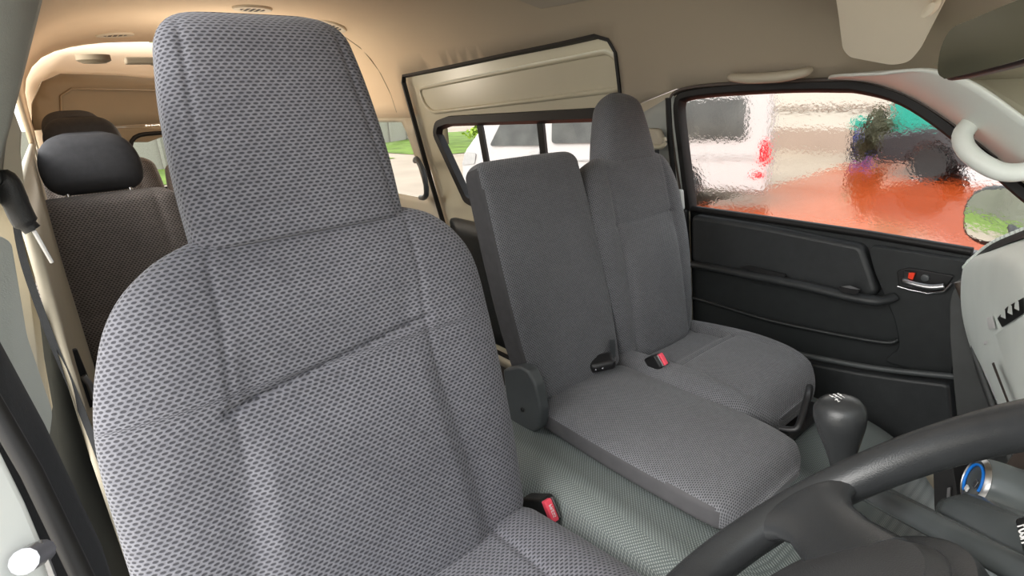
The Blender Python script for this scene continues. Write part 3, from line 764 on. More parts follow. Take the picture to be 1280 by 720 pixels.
# ------------------------------------------------------------------ passenger seat
PY = .405; pt = math.radians(15)
p_s = thing('passenger_seat_unit', 'grey high-back passenger seat beside the black door', 'car seat', (-.6, PY, .30))
PB = V((-math.sin(pt), 0, math.cos(pt))); PN = V((math.cos(pt), 0, math.sin(pt)))
def p_disp(a, s):
    aa = abs(a); hwp = .11
    d = .02 * sstep(hwp - .02, hwp + .06, aa) * sstep(.54, .40, s) - .004 * G(aa - hwp, .005) * (1 if s < .52 else 0)
    ss = s - .33
    if aa < hwp + .01: d += -.006 * G(ss, .006) + .015 * sstep(0, -.1, ss) * sstep(hwp + .01, hwp - .03, aa)
    return d
PO = V((-.83, PY, .60))
pad('backrest', PO, (0, 1, 0), PB, PN, [(-.02, .145, .05, .06, 0, -.02), (.1, .170, .055, .07, 0, -.014), (.25, .190, .055, .07, 0, -.006), (.36, .188, .05, .065, 0, -.002), (.43, .172, .048, .06, 0, .002), (.475, .148, .046, .055, -.004, .008), (.50, .115, .04, .045, -.008, .012)],
    M['fab'], p_s, p_disp, ring=180, ns=90, ex=3.0, r0=.03, r1=.03)
pad('headrest', PO, (0, 1, 0), PB, PN, [(.475, .108, .050, .045, -.008, .016), (.55, .092, .046, .042, -.012, .030), (.61, .074, .042, .04, -.016, .042), (.66, .056, .034, .034, -.02, .050)],
    M['fab'], p_s, None, ring=140, ns=40, ex=3.2, r0=.008, r1=.045)
def pc_disp(a, s):
    d = .018 * sstep(.10, .17, abs(a)) - .004 * G(abs(a) - .12, .006)
    if abs(a) < .12: d += -.011 * G(s - .20, .006) - .024 * sstep(.20, .16, s)
    return d
pad('seat_cushion', V((-.86, PY + .005, .580)), (0, 1, 0), (1, 0, .03), (-.03, 0, 1), [(0, .17, .05, .06, 0, -.02), (.2, .188, .055, .07, 0, -.02), (.31, .180, .055, .07, 0, -.028), (.375, .162, .05, .065, -.005, -.034), (.425, .12, .04, .06, -.012, -.04)],
    M['fab'], p_s, pc_disp, ring=180, ns=70, ex=3.0, r0=.04, r1=.05)
tube('seat_frame', cat_rom([at(975, 536, y=.23), at(994, 537, y=.235), at(1001, 526, y=.25), at(1010, 495, y=.30), at(1012, 484, y=.36)], 5), .007, M['black'], p_s, n=10)
box('seat_base', (-.62, PY, .497), (.18, .13, .016), M['black'], p_s)

# ------------------------------------------------------------------ engine cover (vinyl clad platform) and footwell
ec = thing('engine_cover', 'grey dotted vinyl engine cover between and under the front seats', 'engine cover', (-.6, 0, 0))
rows = []
for x, z in ((-1.02, .0), (-1.0, .50), (-.96, .545), (-.80, .552), (-.60, .55), (-.42, .54), (-.34, .525), (-.28, .49), (-.22, .42), (-.15, .34), (-.06, .27), (.1, .25)):
    row = []
    for k in range(41):
        y = -.74 + 1.475 * k / 40
        b = .022 * G(y + .16, .035) + .012 * G(y + .10, .05)
        e = -.10 * sstep(.62, .735, y) - .15 * sstep(-.20, -.27, y) - .07 * sstep(.24, .30, y)
        row.append(V((x, y, z + (b if z > .4 else 0) + e * (1 if z > .2 else 0))))
    rows.append(row)
rr = []
for i in range(41):
    col = cat_rom([r[i] for r in rows], 5); rr.append(col)
loft('vinyl_cover', rr, M['vinyl'], ec, closed=False, cap=False)
# ------------------------------------------------------------------ buckles
def buckle(t, c, ax, w, h, d, red=True):
    """c: centre of body; ax=(long, wide, thick)"""
    l, wv, tk = [V(a).normalized() for a in ax]
    n = 10
    body = rnd([c - l * h - wv * w, c + l * h - wv * w * .92, c + l * h + wv * w * .92, c - l * h + wv * w], .006)
    plate('body', [p - tk * d for p in body], tk * (2 * d), M['black'], t, bevel=.005)
    if red:
        b = plate('release_button', rnd([c + l * (h - .004) + wv * (-w * .8) + tk * (-d * .15), c + l * (h - .004) + wv * (w * .8) + tk * (-d * .15), c + l * (h - .004) + wv * (w * .8) + tk * (d * .95), c + l * (h - .004) + wv * (-w * .8) + tk * (d * .95)], .003), l * .012, M['red'], t, bevel=.003)
        b['label'] = 'red release button'
        box('slot', c + l * (h + .002) - tk * (d * .45), (w * .75, .0015, .003), M['steel'], t, axes=(wv, tk, l), bevel=.0005)
        return b
bc = at(676, 636, y=-.215)
b1 = thing('seat_belt_buckle', 'black seat belt buckle with red button beside the driver seat', 'seat belt buckle', bc - V((0, 0, .03)), 'seat belt buckles')
camd = (CAM - bc).normalized()
l1 = (at(700, 630, y=-.215) - at(655, 645, y=-.215)).normalized(); l1 = (l1 + V((.35, 0, .0))).normalized()
w1 = (at(690, 655, y=-.215) - at(676, 618, y=-.215)); w1 = (w1 - l1 * w1.dot(l1)).normalized(); t1 = l1.cross(w1); t1 = t1 if t1.dot(camd) > 0 else -t1
btn = buckle(b1, bc, (l1, w1, t1), .0245, .034, .014)
text('button_text', 'PRESS', bc + l1 * (.0435) + t1 * .006, w1, t1, .009, M['white'], b1)
lathe('rivet', bc - l1 * .018 - w1 * .008 + t1 * .012, t1, [(0, 0), (.003, 0), (.002, .001), (0, .001)], M['steel'], b1, 12)
stp = cat_rom([at(618, 604, y=-.235), at(628, 625, y=-.235), at(640, 640, y=-.23), at(655, 648, y=-.225)], 5)
s_ = tube('stalk', stp, .017, M['grey_plastic'], b1, n=10, flat=.3, up=t1)
b2 = thing('lap_belt_buckle', 'black plastic lap belt buckle lying on the centre seat cushion', 'seat belt buckle', at(752, 466, y=.14))
cc = at(752, 453, y=.135); vx = (at(766, 452, y=.14) - at(738, 458, y=.10)).normalized()
n2 = V((.25, -.1, 1)).normalized(); q2 = n2.cross(vx).normalized(); n2 = vx.cross(q2)
box('body', cc, (.030, .021, .013), M['black'], b2, axes=(vx, q2, n2), bevel=.010, bseg=4)
e2 = cc - vx * .029
q2b = q2 if q2.x > 0 else -q2
for k in (-.008, .008): lathe('rivet', cc + q2b * .0205 + vx * (k - .01), q2b, [(0, 0), (.003, 0), (.002, .001), (0, .001)], M['chrome'], b2, 12)
plate('belt_webbing', [at(762, 425, y=.17), at(768, 425, y=.19), at(769, 446, y=.19), at(763, 446, y=.17)], (0, .002, .0), M['grey_plastic'], b2, bevel=0)
bc3 = at(819, 453, y=.235)
b3 = thing('seat_belt_buckle', 'small black buckle with red button between centre and passenger cushions', 'seat belt buckle', bc3 - V((0, 0, .03)), 'seat belt buckles')
l3 = V((.75, -.1, .55)).normalized(); w3 = (at(828, 460, y=.235) - at(813, 446, y=.235)); w3 = (w3 - l3 * w3.dot(l3)).normalized(); t3 = l3.cross(w3); t3 = t3 if t3.z > 0 else -t3
buckle(b3, bc3, (l3, w3, t3), .018, .02, .011)

# ------------------------------------------------------------------ rear seats
def rear_seat(loc, hw, label, tabh=.13):
    x, y, z = loc
    t = thing('rear_seat_unit', label, 'car seat', (x + .1, y, 0), 'brown grey rear passenger seats')
    a = math.radians(14); B = V((-math.sin(a), 0, math.cos(a))); Nn = V((math.cos(a), 0, math.sin(a)))
    O = V((x, y, z))
    def dp(s_, q):
        hp = hw * .62; d = .015 * sstep(hp - .02, hp + .06, abs(s_)) - .005 * G(abs(s_) - hp, .008)
        if abs(s_) < hp: d += -.006 * G(q - .28, .008) + .014 * sstep(.28, .2, q)
        return d
    pad('backrest', O, (0, 1, 0), B, Nn, [(0, hw * .95, .05, .06, 0, 0), (.2, hw, .055, .06, 0, 0), (.42, hw * .99, .05, .055, 0, 0), (.56, hw * .93, .045, .05, 0, 0), (.60, hw * .85, .04, .045, 0, 0)], M['fab_rear'], t, dp, ring=120, ns=60, ex=3.6, r0=.03, r1=.04)
    pad('headrest', O, (0, 1, 0), B, Nn, [(.605, tabh * .88, .035, .04, -.005, 0), (.65, tabh, .045, .05, -.005, 0), (.70, tabh * .99, .045, .05, -.008, 0), (.755, tabh * .80, .036, .04, -.012, 0), (.77, tabh * .7, .03, .035, -.012, 0)], M['fab_side'], t, None, ring=80, ns=30, ex=2.6, r0=.03, r1=.045)
    for k in (-1, 1): tube('headrest_post', [O + B * .58 + V((0, k * tabh * .62, 0)) - Nn * .0, O + B * .64 + V((0, k * tabh * .62, 0)) - Nn * .0], .006, M['chrome'], t, n=8)
    pad('seat_cushion', V((x - .02, y, z - .03)), (0, 1, 0), (1, 0, .06), (-.06, 0, 1), [(0, hw * .95, .05, .06, 0, 0), (.2, hw, .06, .07, 0, 0), (.45, hw * .95, .05, .06, 0, 0)], M['fab_rear'], t, None, ring=80, ns=20, ex=3.4, r0=.03, r1=.04)
    box('seat_frame', (x + .2, y, (z - .10) / 2), (.16, hw * .8, (z - .10) / 2), M['black'], t)
    return t
def ypx(px, py, x): return at(px, py, x=x).y
X2 = -1.78
y0, y1 = ypx(40, 270, X2 - .1), ypx(228, 260, X2 - .1) + .06
rear_seat((X2, (y0 + y1) / 2 - .042, .455), (y1 - y0) / 2, 'brown grey second row seat with headrest just behind the driver seat', .115)
X3 = -2.55; a0 = ypx(27, 235, X3 - .1)
rear_seat((X3, a0 + .22, .50), .22, 'dark third row seat showing past the left edge of the second row seat', .12)
X4 = -3.3; a0 = ypx(27, 195, X4 - .1)
rear_seat((X4, a0 + .22, .53), .22, 'dark last row seat, its top corner just above the third row seat at left', .12)
rear_seat((X4, ypx(204, 215, X4 - .1) + .22, .42), .22, 'dark last row seat with rounded headrest left of the driver headrest', .14)
rear_seat((X2, ypx(498, 240, X2 - .1) - .20, .44), .20, 'dark second row seat edge showing right of the driver headrest base', .12)

# ------------------------------------------------------------------ steering wheel
sw_t = math.radians(45)
SWC = CAM + V((-.089, .38, -.314))
wa, wb, wn = V((0, 1, 0)), V((-math.cos(sw_t), 0, -math.sin(sw_t))), V((-math.sin(sw_t), 0, math.cos(sw_t)))
def wp(a, b, n=0): return SWC + wa * a + wb * b + wn * n
st = thing('steering_wheel', 'dark grey worn steering wheel in the bottom right foreground', 'steering wheel', SWC)
tube('rim', [wp(.187 * math.cos(2 * PI * i / 96), .187 * math.sin(2 * PI * i / 96)) for i in range(96)], .0197, M['wheel'], st, n=24, closed=True, up=wn)
def wring(r, n=40, sq=1.): return [wp(r * math.cos(2 * PI * i / n), r * sq * math.sin(2 * PI * i / n)) for i in range(n)]
prof_h = [(.098, -.050), (.101, -.020), (.098, -.010), (.092, -.004), (.089, -.003), (.085, .002), (.05, .009), (.0, .011)]
lathe('hub_cover', wp(-.012, .058, -.030), wn, [(.109, -.05), (.112, -.01), (.110, -.002), (.104, .0), (.09, .0)], M['wheel'], st, 72, cap=False)
lathe('airbag_pad', wp(-.012, .058, -.022), wn, prof_h, M['pad'], st, 72)
for k, ang in enumerate((45, 135)):
    t = math.radians(ang); dr_ = (math.cos(t), math.sin(t)); pr = (-dr_[1], dr_[0])
    rings = []
    for q, w, hgt, n0 in ((.06, .040, .010, -.026), (.105, .034, .011, -.018), (.135, .033, .012, -.009), (.152, .040, .014, -.004), (.166, .055, .016, -.001), (.178, .076, .016, .0), (.186, .092, .010, .0)):
        ring = []
        for j in range(20):
            an = 2 * PI * j / 20
            ring.append(wp(dr_[0] * q + pr[0] * w * math.cos(an), dr_[1] * q + pr[1] * w * math.cos(an), n0 + hgt * math.sin(an)))
        rings.append(ring)
    loft('spoke', rings, M['wheel'], st)
# column shroud and stalk
cs = thing('column_shroud', 'dark grey steering column cover with combination stalk, half behind the wheel', 'steering column', SWC - wn * .25)
plate('shroud', rnd([wp(-.08, -.14, -.10), wp(.07, -.15, -.085), wp(.085, -.02, -.085), wp(.045, .03, -.10), wp(-.08, .03, -.10)], .02), -wn * .12, M['stalk'], cs, bevel=.02, bseg=4)
sA = onplane(1232, 690, wp(0, 0, -.06), wn); sB = onplane(1072, 606, wp(0, 0, -.055), wn)
dirs = (sB - sA)
tube('stalk', [sA - dirs * .45, sA, sA + dirs * .25, sA + dirs * .7, sB, sB + dirs * .03], [.012, .012, .013, .015, .015, .009], M['stalk'], cs, n=16, flat=.7, up=wn)
bt = onplane(1215, 650, wp(0, 0, -.075), wn)
tube('stalk_boot', [onplane(1190, 640, wp(0, 0, -.075), wn), bt, onplane(1360, 730, wp(0, 0, -.085), wn)], [.014, .024, .030], M['stalk'], cs, n=16, up=wn)
pb = onplane(1282, 655, wp(0, 0, -.036), wn)
lab = plate('push_label', rnd([onplane(*p, wp(0, 0, -.036), wn) for p in ((1267, 648), (1300, 640), (1312, 690), (1280, 700))], .004), -wn * .02, M['black'], cs, bevel=.003)
rgt = (onplane(1282, 690, wp(0, 0, -.036), wn) - onplane(1272, 650, wp(0, 0, -.036), wn)).normalized()
text('push_text', 'PUSH', onplane(1283, 668, wp(0, 0, -.036), wn) + wn * .001, rgt, wn.cross(rgt), .012, M['white'], cs)

# ------------------------------------------------------------------ gear lever
kc = at(1050, 526, y=.03)
gl_ = thing('gear_lever', 'dark grey gear lever knob standing in front of the centre seat', 'gear lever', (kc.x + .03, kc.y, .47))
kax = V((-.16, -.04, 1)).normalized()
lathe('knob', kc - kax * .068, kax, [(.014, -.03), (.016, 0), (.020, .02), (.0255, .04), (.031, .06), (.0335, .075), (.0325, .088), (.026, .098), (.014, .103), (0, .1045)], M['wheel'], gl_, 36)
tube('shaft', [kc - kax * .08, kc - kax * .16, V((kc.x + .05, kc.y, .45))], .008, M['black'], gl_, n=10)
lathe('boot', V((kc.x + .04, kc.y, .45)), kax, [(.075, -.02), (.06, .01), (.05, .03), (.035, .05), (.02, .08), (.012, .09)], M['black'], gl_, 32)
tu = V((-.9, .45, 0)).normalized(); tr_ = V((.45, .9, 0)).normalized()
ktop = kc - kax * .068 + kax * .1042
text('shift_numbers', '1 3 5', ktop + tu * .006, tr_, tu, .009, M['white'], gl_)
text('shift_numbers', '2 4 R', ktop - tu * .006 - kax * .0005, tr_, tu, .009, M['white'], gl_)
for k in (-.006, 0, .006): box('shift_line', ktop + tr_ * k + kax * .0005, (.0004, .005, .0002), M['white'], gl_, axes=(tr_, tu, kax), bevel=0)

# ------------------------------------------------------------------ dashboard
dsh = thing('dashboard', 'pale grey dashboard with vents and dark lower half in front of the passenger', 'dashboard', (.05, .3, .3))
def dash_x(y):
    return lerp_tab([(-.8, .30), (-.3, .22), (-.1, .05), (.05, -.075), (.2, -.12), (.35, -.170), (.5, -.222), (.56, -.242), (.66, -.245)], y)[0]
# upper pale grey skin: profile relative to face x, z
up_prof = [(.50, .985), (.35, 1.0), (.20, 1.0), (.10, .99), (.045, .965), (.012, .935), (.0, .905), (.010, .83), (.033, .75), (.065, .68), (.10, .62)]
rings = []
ys = [-.70, -.5, -.3, -.1, 0, .08, .16, .24, .32, .40, .48, .53, .56]
for y in ys:
    fx = dash_x(y)
    rings.append(cat_rom([V((min(fx + dx, .48) , y, z + lerp_tab([(-.7, .06), (.16, .08), (.30, .062), (.42, .024), (.50, .0), (.56, -.022)], y)[0] * sstep(.68, .86, z))) for dx, z in up_prof], 4))
rings.append([p + V((.02, .015, -.004)) for p in rings[-1]]); rings.append([p + V((.03, .02, -.012)) for p in rings[-2]])
loft('upper_panel', rings, M['dash'], dsh, closed=False, cap=False, solid=.004)
# passenger end: dark side moulding
end = [at(*p, y=.60) for p in ((1196, 352), (1204, 346), (1230, 420), (1268, 512), (1262, 560), (1200, 560), (1192, 480), (1187, 420), (1187, 375))]
plate('end_moulding', rnd(end, .015), (0, .10, 0), M['dash_dark'], dsh, bevel=.012)
tube('edge_strip', [at(*p, y=.592) for p in ((1199, 352), (1212, 385), (1232, 440), (1262, 512))], .009, M['brown_dark'], dsh, n=10)
# lower dark dash and centre stack
rings = []
for y in (-.6, -.3, -.1, .0, .1, .2, .3, .4, .5, .60):
    fx = dash_x(y)
    rings.append(cat_rom([V((fx + dx, y, z)) for dx, z in ((.03, .75), (.05, .70), (.085, .64), (.10, .58), (.12, .45), (.2, .30), (.4, .25))], 3))
loft('lower_panel', rings, M['dash_dark'], dsh, closed=False, cap=False, solid=.006)
# vents
_up = [o for o in dsh.children if o.name.startswith('upper_panel')][0]
_db = BVHTree.FromPolygons([v.co + ORG[dsh] for v in _up.data.vertices], [tuple(p.vertices) for p in _up.data.polygons])
def on_dash(px, py, off=.004):
    d = ray(px, py).normalized(); p, n, _, _ = _db.ray_cast(CAM, d)
    if p is None: return at(px, py, y=.40)
    if n.dot(d) > 0: n = -n
    return p + n * off
def dash_patch(name, pts, m, parent, off=.003, thick=.004, bevel=.001, r=.003):
    P = rnd([on_dash(*p, off) for p in pts], r); c = sum(P, V()) / len(P); d = (CAM - c).normalized()
    return plate(name, P, d * thick, m, parent, bevel=bevel)
vt = thing('defroster_vent', 'black toothed side defroster grille along the dashboard top edge by the mirror', 'air vent', at(1235, 312, y=.50))
E0 = [at(1206, 336, y=.565), at(1222, 320, y=.50), at(1245, 303, y=.42), at(1290, 284, y=.29)]
cv = cat_rom(E0, 8)
wdt = V((.022, .018, .010))
loft('slot', [[p - wdt * .1, p + wdt * .6, p + wdt * .6 + V((0, 0, -.012)), p - wdt * .1 + V((0, 0, -.012))] for p in cv], M['black'], vt)
for i in range(1, len(cv) - 1):
    p = cv[i]; t_ = (cv[i + 1] - cv[i - 1]).normalized() * .0035
    plate('fin', [p - wdt * .2, p + wdt * .62 + t_, p + wdt * .62 + t_ * 2.2, p - wdt * .2 + t_ * 1.4], (-.001, -.001, .005), M['dash'], vt, bevel=0)
tube('vent_lip', [p + wdt * .62 + V((0, 0, .002)) for p in cv], .004, M['dash'], vt, n=8)
av = thing('dash_air_vent', 'black air outlet with pale teeth on the dashboard face', 'air vent', on_dash(1262, 395))
dash_patch('slot', [(1250, 398), (1262, 384), (1284, 372), (1284, 392), (1268, 402), (1256, 409)], M['black'], av)
for k in range(3):
    a = 1259 + k * 9; b = 396 - k * 5
    dash_patch('fin', [(a, b), (a + 2, b - 12), (a + 6, b - 8), (a + 7, b + 3)], M['dash'], av, .007, .004, .0005, .001)
dash_patch('knob', [(1237, 397), (1245, 395), (1249, 410), (1240, 412)], M['white'], av, .004, .010, .002)
gb = dash_patch('glovebox_lid', [(1246, 418), (1262, 408), (1283, 404), (1283, 500), (1278, 505)], M['dash'], dsh, .002, .010, .004, .006)
dash_patch('lid_gap', [(1252, 455), (1255, 453), (1278, 508), (1275, 509)], M['brown_dark'], dsh, .011, .002, 0, .001)
dash_patch('tray_lip', [(1236, 316), (1243, 312), (1276, 362), (1268, 368)], M['brown_dark'], dsh, .001, .006, .001)
dash_patch('latch', [(1231, 427), (1236, 425), (1237, 430), (1232, 431)], M['white'], dsh, .002, .003, .001, .001)
# heater dial
hk = at(1222, 603, y=-.05)
hax = V((-.88, -.42, .24)).normalized()
hv = thing('heater_dial', 'round heater dial with blue ring below the steering wheel rim', 'dial', hk)
lathe('body', hk, hax, [(.031, -.055), (.029, -.005), (.0275, .0), (.022, .003), (.0205, .002), (.0, .002)], M['stalk'], hv, 40)
lathe('bezel', hk, hax, [(.0215, .001), (.0235, .005), (.0265, .002), (.0275, -.003)], M['steel'], hv, 40, cap=False)
u_ = hax.cross(V((0, 0, 1))).normalized(); w_ = u_.cross(hax).normalized()
arc = [hk + hax * .004 + (u_ * math.cos(a) + w_ * math.sin(a)) * .0185 for a in [math.radians(-70 + 250 * i / 30) for i in range(31)]]
tube('blue_ring', arc, .0016, M['blue'], hv, n=8)
box('pointer', hk + hax * .004 + (u_ * .2 - w_ * .98) * .013, (.003, .003, .001), M['white'], hv, axes=(u_, w_, hax), bevel=.0005)
box('symbol', hk + hax * .003 - u_ * .004, (.003, .004, .0005), M['steel'], hv, axes=(u_, w_, hax), bevel=.0005)
plate('bezel_panel', rnd([hk - hax * .05 + u_ * a + w_ * b for a, b in ((-.06, -.07), (.08, -.07), (.08, .07), (-.06, .07))], .02), -hax * .02, M['brown_dark'], hv, bevel=.006)
hl_ = thing('heater_slider_panel', 'black control panel strip left of the heater dial', 'control panel', at(1180, 640, y=.0))
plate('panel', rnd([at(*p, y=.02) for p in ((1166, 580), (1190, 576), (1200, 640), (1180, 660), (1168, 640))], .008), (.03, .03, 0), M['black'], hl_, bevel=.004)
plate('marking_strip', rnd([at(*p, y=.016) for p in ((1184, 610), (1188, 609), (1186, 640), (1182, 642))], .001), (.001, .001, 0), M['steel'], hl_, bevel=0)

# ------------------------------------------------------------------ exterior door mirror
emn = V((-.72, -.69, .115)).normalized()
emc = at(1245, 268, y=1.02)
em = thing('door_mirror', 'black framed exterior door mirror seen through the passenger window', 'mirror', emc - V((0, 0, .1)))
ep = [(1202, 292), (1200, 270), (1207, 248), (1222, 236), (1245, 232), (1300, 231), (1330, 250), (1325, 300), (1280, 312), (1230, 308), (1212, 302)]
mo = cat_rom([onplane(*p, emc, emn) for p in ep], 4, True)
plate('housing', mo, -emn * .06, M['black'], em, bevel=.012)
ctr = sum(mo, V()) / len(mo)
plate('mirror_glass', [ctr + (p - ctr) * .85 + emn * .002 for p in mo], emn * .002, M['mirror'], em, bevel=0)
tube('mount', [ctr - emn * .03, V((ctr.x + .10, .79, ctr.z - .06))], .012, M['black'], em, n=12)

# ------------------------------------------------------------------ right B pillar, door opening edge and belts at far left
def rp(px, py, x): return at(px, py, x=x)
tr = plate('trim_5', rnd([rp(-30, 285, -.62), rp(14, 300, -.62), rp(34, 420, -.60), rp(66, 515, -.58), rp(62, 546, -.58), rp(50, 540, -.56), rp(20, 470, -.56), rp(-30, 390, -.56)], .006), (0, -.02, 0), M['trim_grey'], None, bevel=.006); struct(tr)
pr_ = thing('pillar_weatherstrip', 'black ribbed door seal running down the driver side pillar at lower left', 'weatherstrip', rp(150, 720, -.42))
plate('strip', [rp(-30, 395, -.54), rp(0, 440, -.53), rp(58, 547, -.51), rp(130, 700, -.47), rp(150, 760, -.45), rp(70, 760, -.40), rp(40, 690, -.42), rp(-30, 560, -.46)], (-.03, .0, 0), M['belt'], pr_, bevel=.008)
for k in range(1):
    tube('lip', [rp(-30, 470, -.47), rp(40, 590, -.44), rp(110, 735, -.40)], .006, M['rubber'], pr_, n=8)
bd = plate('trim_6', [rp(-60, 520, -.40), rp(0, 558, -.40), rp(34, 628, -.39), rp(72, 720, -.38), rp(90, 780, -.37), rp(-60, 780, -.34)], (-.02, -.01, 0), M['white_paint'], None, bevel=.004); struct(bd)
sk = thing('door_striker', 'small metal door striker peg on the white sill at bottom left', 'striker', rp(46, 700, -.385))
tube('peg', [rp(30, 702, -.36), rp(40, 696, -.37), rp(52, 690, -.385)], .007, M['steel'], sk, n=12)
plate('plate', rnd([rp(47, 680, -.375), rp(54, 678, -.375), rp(72, 725, -.37), rp(62, 728, -.37)], .004), (-.004, 0, 0), M['steel'], sk, bevel=.001)
sb = thing('driver_seat_belt', 'dark seat belt with sleeve and metal tongue hanging at the left edge', 'seat belt', rp(120, 560, -.75))
tube('sleeve', cat_rom([rp(0, 225, -.75), rp(8, 228, -.75), rp(18, 250, -.75), rp(30, 275, -.75), rp(41, 287, -.75)], 5), [.010] * 3 + [.0115] * 8 + [.011] * 6 + [.008] * 4, M['grey_plastic'] if False else M['black'], sb, n=14)
plate('tongue', [rp(38, 288, -.75), rp(42, 286, -.75), rp(66, 328, -.75), rp(62, 330, -.75)], (.002, .002, 0), M['steel'], sb, bevel=.001)
bl = cat_rom([rp(18, 270, -.76), rp(30, 330, -.78), rp(62, 420, -.80), rp(100, 510, -.80), rp(150, 640, -.78), rp(180, 720, -.74)], 6)
loft('belt_webbing', [[p + V((.0, -.003, -.003)), p + V((.003, .004, .002)), p + V((-.002, .004, .002)), p + V((-.005, -.003, -.003))] for p in bl], M['belt'], sb)
bl2 = plate('trim_10', [rp(-40, 120, -.88), rp(12, 125, -.88), rp(27, 165, -.88), rp(23, 230, -.88), rp(38, 330, -.86), rp(50, 420, -.84), rp(66, 510, -.80), rp(58, 547, -.78), rp(0, 450, -.78), rp(-40, 400, -.80)], (-.01, 0, 0), M['trim_cream'], None, bevel=.003); struct(bl2)
pil = mk('trim_7', [rp(-40, -40, -.62), rp(50, -40, -.70), rp(44, 0, -.74), rp(30, 40, -.80), rp(16, 85, -.86), rp(4, 165, -.9), rp(-2, 230, -.9), rp(-40, 300, -.62)], [tuple(range(8))], M['pillar_grey'], None, solid=.01); struct(pil)
lowr = plate('trim_8', [rp(20, 400, -.95), rp(55, 380, -.98), rp(112, 500, -.98), rp(175, 760, -.80), rp(90, 760, -.70)], (-.02, 0, 0), M['grey_plastic'], None, bevel=.004); struct(lowr)
fl = thing('belt_floor_anchor', 'dark belt anchor bracket low behind the driver seat at left', 'belt anchor', rp(108, 500, -.93))
plate('bracket', rnd([rp(88, 440, -.92), rp(96, 436, -.92), rp(118, 490, -.92), rp(120, 508, -.92), rp(100, 515, -.92)], .006), (-.01, 0, 0), M['black'], fl, bevel=.003)
tube('clip', [rp(104, 470, -.91), rp(112, 480, -.91), rp(118, 498, -.91)], .004, M['steel'], fl, n=8)
# right front jamb and sill of the open driver door
struct(box('wall_front', (.66, 0, .45), (.02, .75, .5), M['black'], None, bevel=0))
struct(box('floor', (.16, 0, .16), (.48, .75, .015), M['floor'], None, bevel=0))
struct(box('trim_9', (-.2, -.70, .28), (.8, .05, .26), M['black'], None))

# ------------------------------------------------------------------ outside
ZG = -.60
gr = mk('ground', [(-60, -40, ZG), (60, -40, ZG), (60, 60, ZG), (-60, 60, ZG)], [(0, 1, 2, 3)], M['pav_tan'], smooth=False); struct(gr)
rs = box('pavement_red', (6, 8.2, ZG + .01), (11., 6.9, .01), M['pav_red'], None, bevel=0); struct(rs)
# parked van
pvx0, pvx1, pvy = -5.0, 0., 0.
pv = thing('parked_van', 'white van parked alongside, seen through both side windows', 'van', (0, 0, ZG))
side = [(pvx0, .30), (pvx0 + .02, .75), (pvx0 + .12, .98), (pvx0 + .75, 1.70), (pvx0 + 1.1, 1.92), (pvx0 + 1.8, 2.0), (pvx1 - .15, 2.0), (pvx1 - .03, 1.85), (pvx1, .9), (pvx1 + .03, .55), (pvx1, .28)]
# wheel arches in the outline
def archpts(cx): return [(cx + .38 * math.cos(a), .33 + .38 * math.sin(a)) for a in [PI * i / 10 for i in range(11)]]
wx = (pvx0 + .80, pvx1 - 1.30)
outl = side + [(x, max(z, .26)) for x, z in archpts(wx[1])] + [(x, max(z, .26)) for x, z in archpts(wx[0])]
def yv(z): return .0 if z < 1.0 else .10 * (z - 1.0)
n = len(outl); vv = [(x, pvy + yv(z), ZG + z) for x, z in outl] + [(x, pvy + 1.7 - yv(z), ZG + z) for x, z in outl]
mk('body', vv, [tuple(range(n)), tuple(range(2 * n - 1, n - 1, -1))] + [(i, (i + 1) % n, (i + 1) % n + n, i + n) for i in range(n)], M['van_white'], pv, bevel=.06, bseg=4, sharp=30)
def vwin(name, pts, m=M['van_dark'], d=.02, r=.06):
    return plate(name, rnd([V((x, pvy + yv(z) - .012, ZG + z)) for x, z in pts], r), (0, d, 0), m, pv, bevel=0)
vwin('front_window', [(pvx0 + .62, 1.05), (pvx0 + 1.60, 1.05), (pvx0 + 1.58, 1.66), (pvx0 + .98, 1.66)])
vwin('side_window', [(pvx0 + 1.78, 1.08), (pvx0 + 2.95, 1.08), (pvx0 + 2.95, 1.68), (pvx0 + 1.78, 1.68)])
vwin('rear_window', [(pvx0 + 3.12, 1.06), (pvx1 - .33, 1.06), (pvx1 - .37, 1.66), (pvx0 + 3.12, 1.66)])
vwin('tail_light', [(pvx1 - .13, .72), (pvx1 - .0, .72), (pvx1 - .02, 1.06), (pvx1 - .11, 1.06)], M['taillight'], .05, .02)
vwin('side_reflector', [(pvx1 - .22, .52), (pvx1 - .05, .52), (pvx1 - .05, .59), (pvx1 - .22, .59)], M['taillight'], .02, .01)
vwin('door_handle', [(pvx0 + 1.38, .90), (pvx0 + 1.55, .90), (pvx0 + 1.55, .95), (pvx0 + 1.38, .95)], M['steel'], .0 + .01, .01)
vwin('body_crease', [(pvx0 + 1.7, .80), (pvx1 - .1, .80), (pvx1 - .1, .815), (pvx0 + 1.7, .815)], M['steel'], .012, .002)
vwin('bumper_line', [(pvx1 - 1.0, .33), (pvx1 + .0, .33), (pvx1, .345), (pvx1 - 1.0, .345)], M['steel'], .012, .002)
vwin('head_light', [(pvx0 + .04, .72), (pvx0 + .30, .74), (pvx0 + .34, .92), (pvx0 + .12, .95)], M['steel'], .02, .03)
for x in wx:
    for yy in (pvy + .02, pvy + 1.5):
        w_o = lathe('wheel', (x, yy, ZG + .33), (0, 1, 0), [(.0, .03), (.17, .03), (.20, .0), (.30, .0), (.33, .03), (.33, .17), (.30, .2), (0, .2)], M['tyre'], pv, 32)
        lathe('hub_cap', (x, yy + .025, ZG + .33), (0, -1, 0), [(.18, 0), (.16, .015), (.05, .03), (0, .03)], M['steel'], w_o, 24)
pv.location = (-4.02, 7.23, ZG); pv.rotation_euler = (0, 0, math.radians(25))
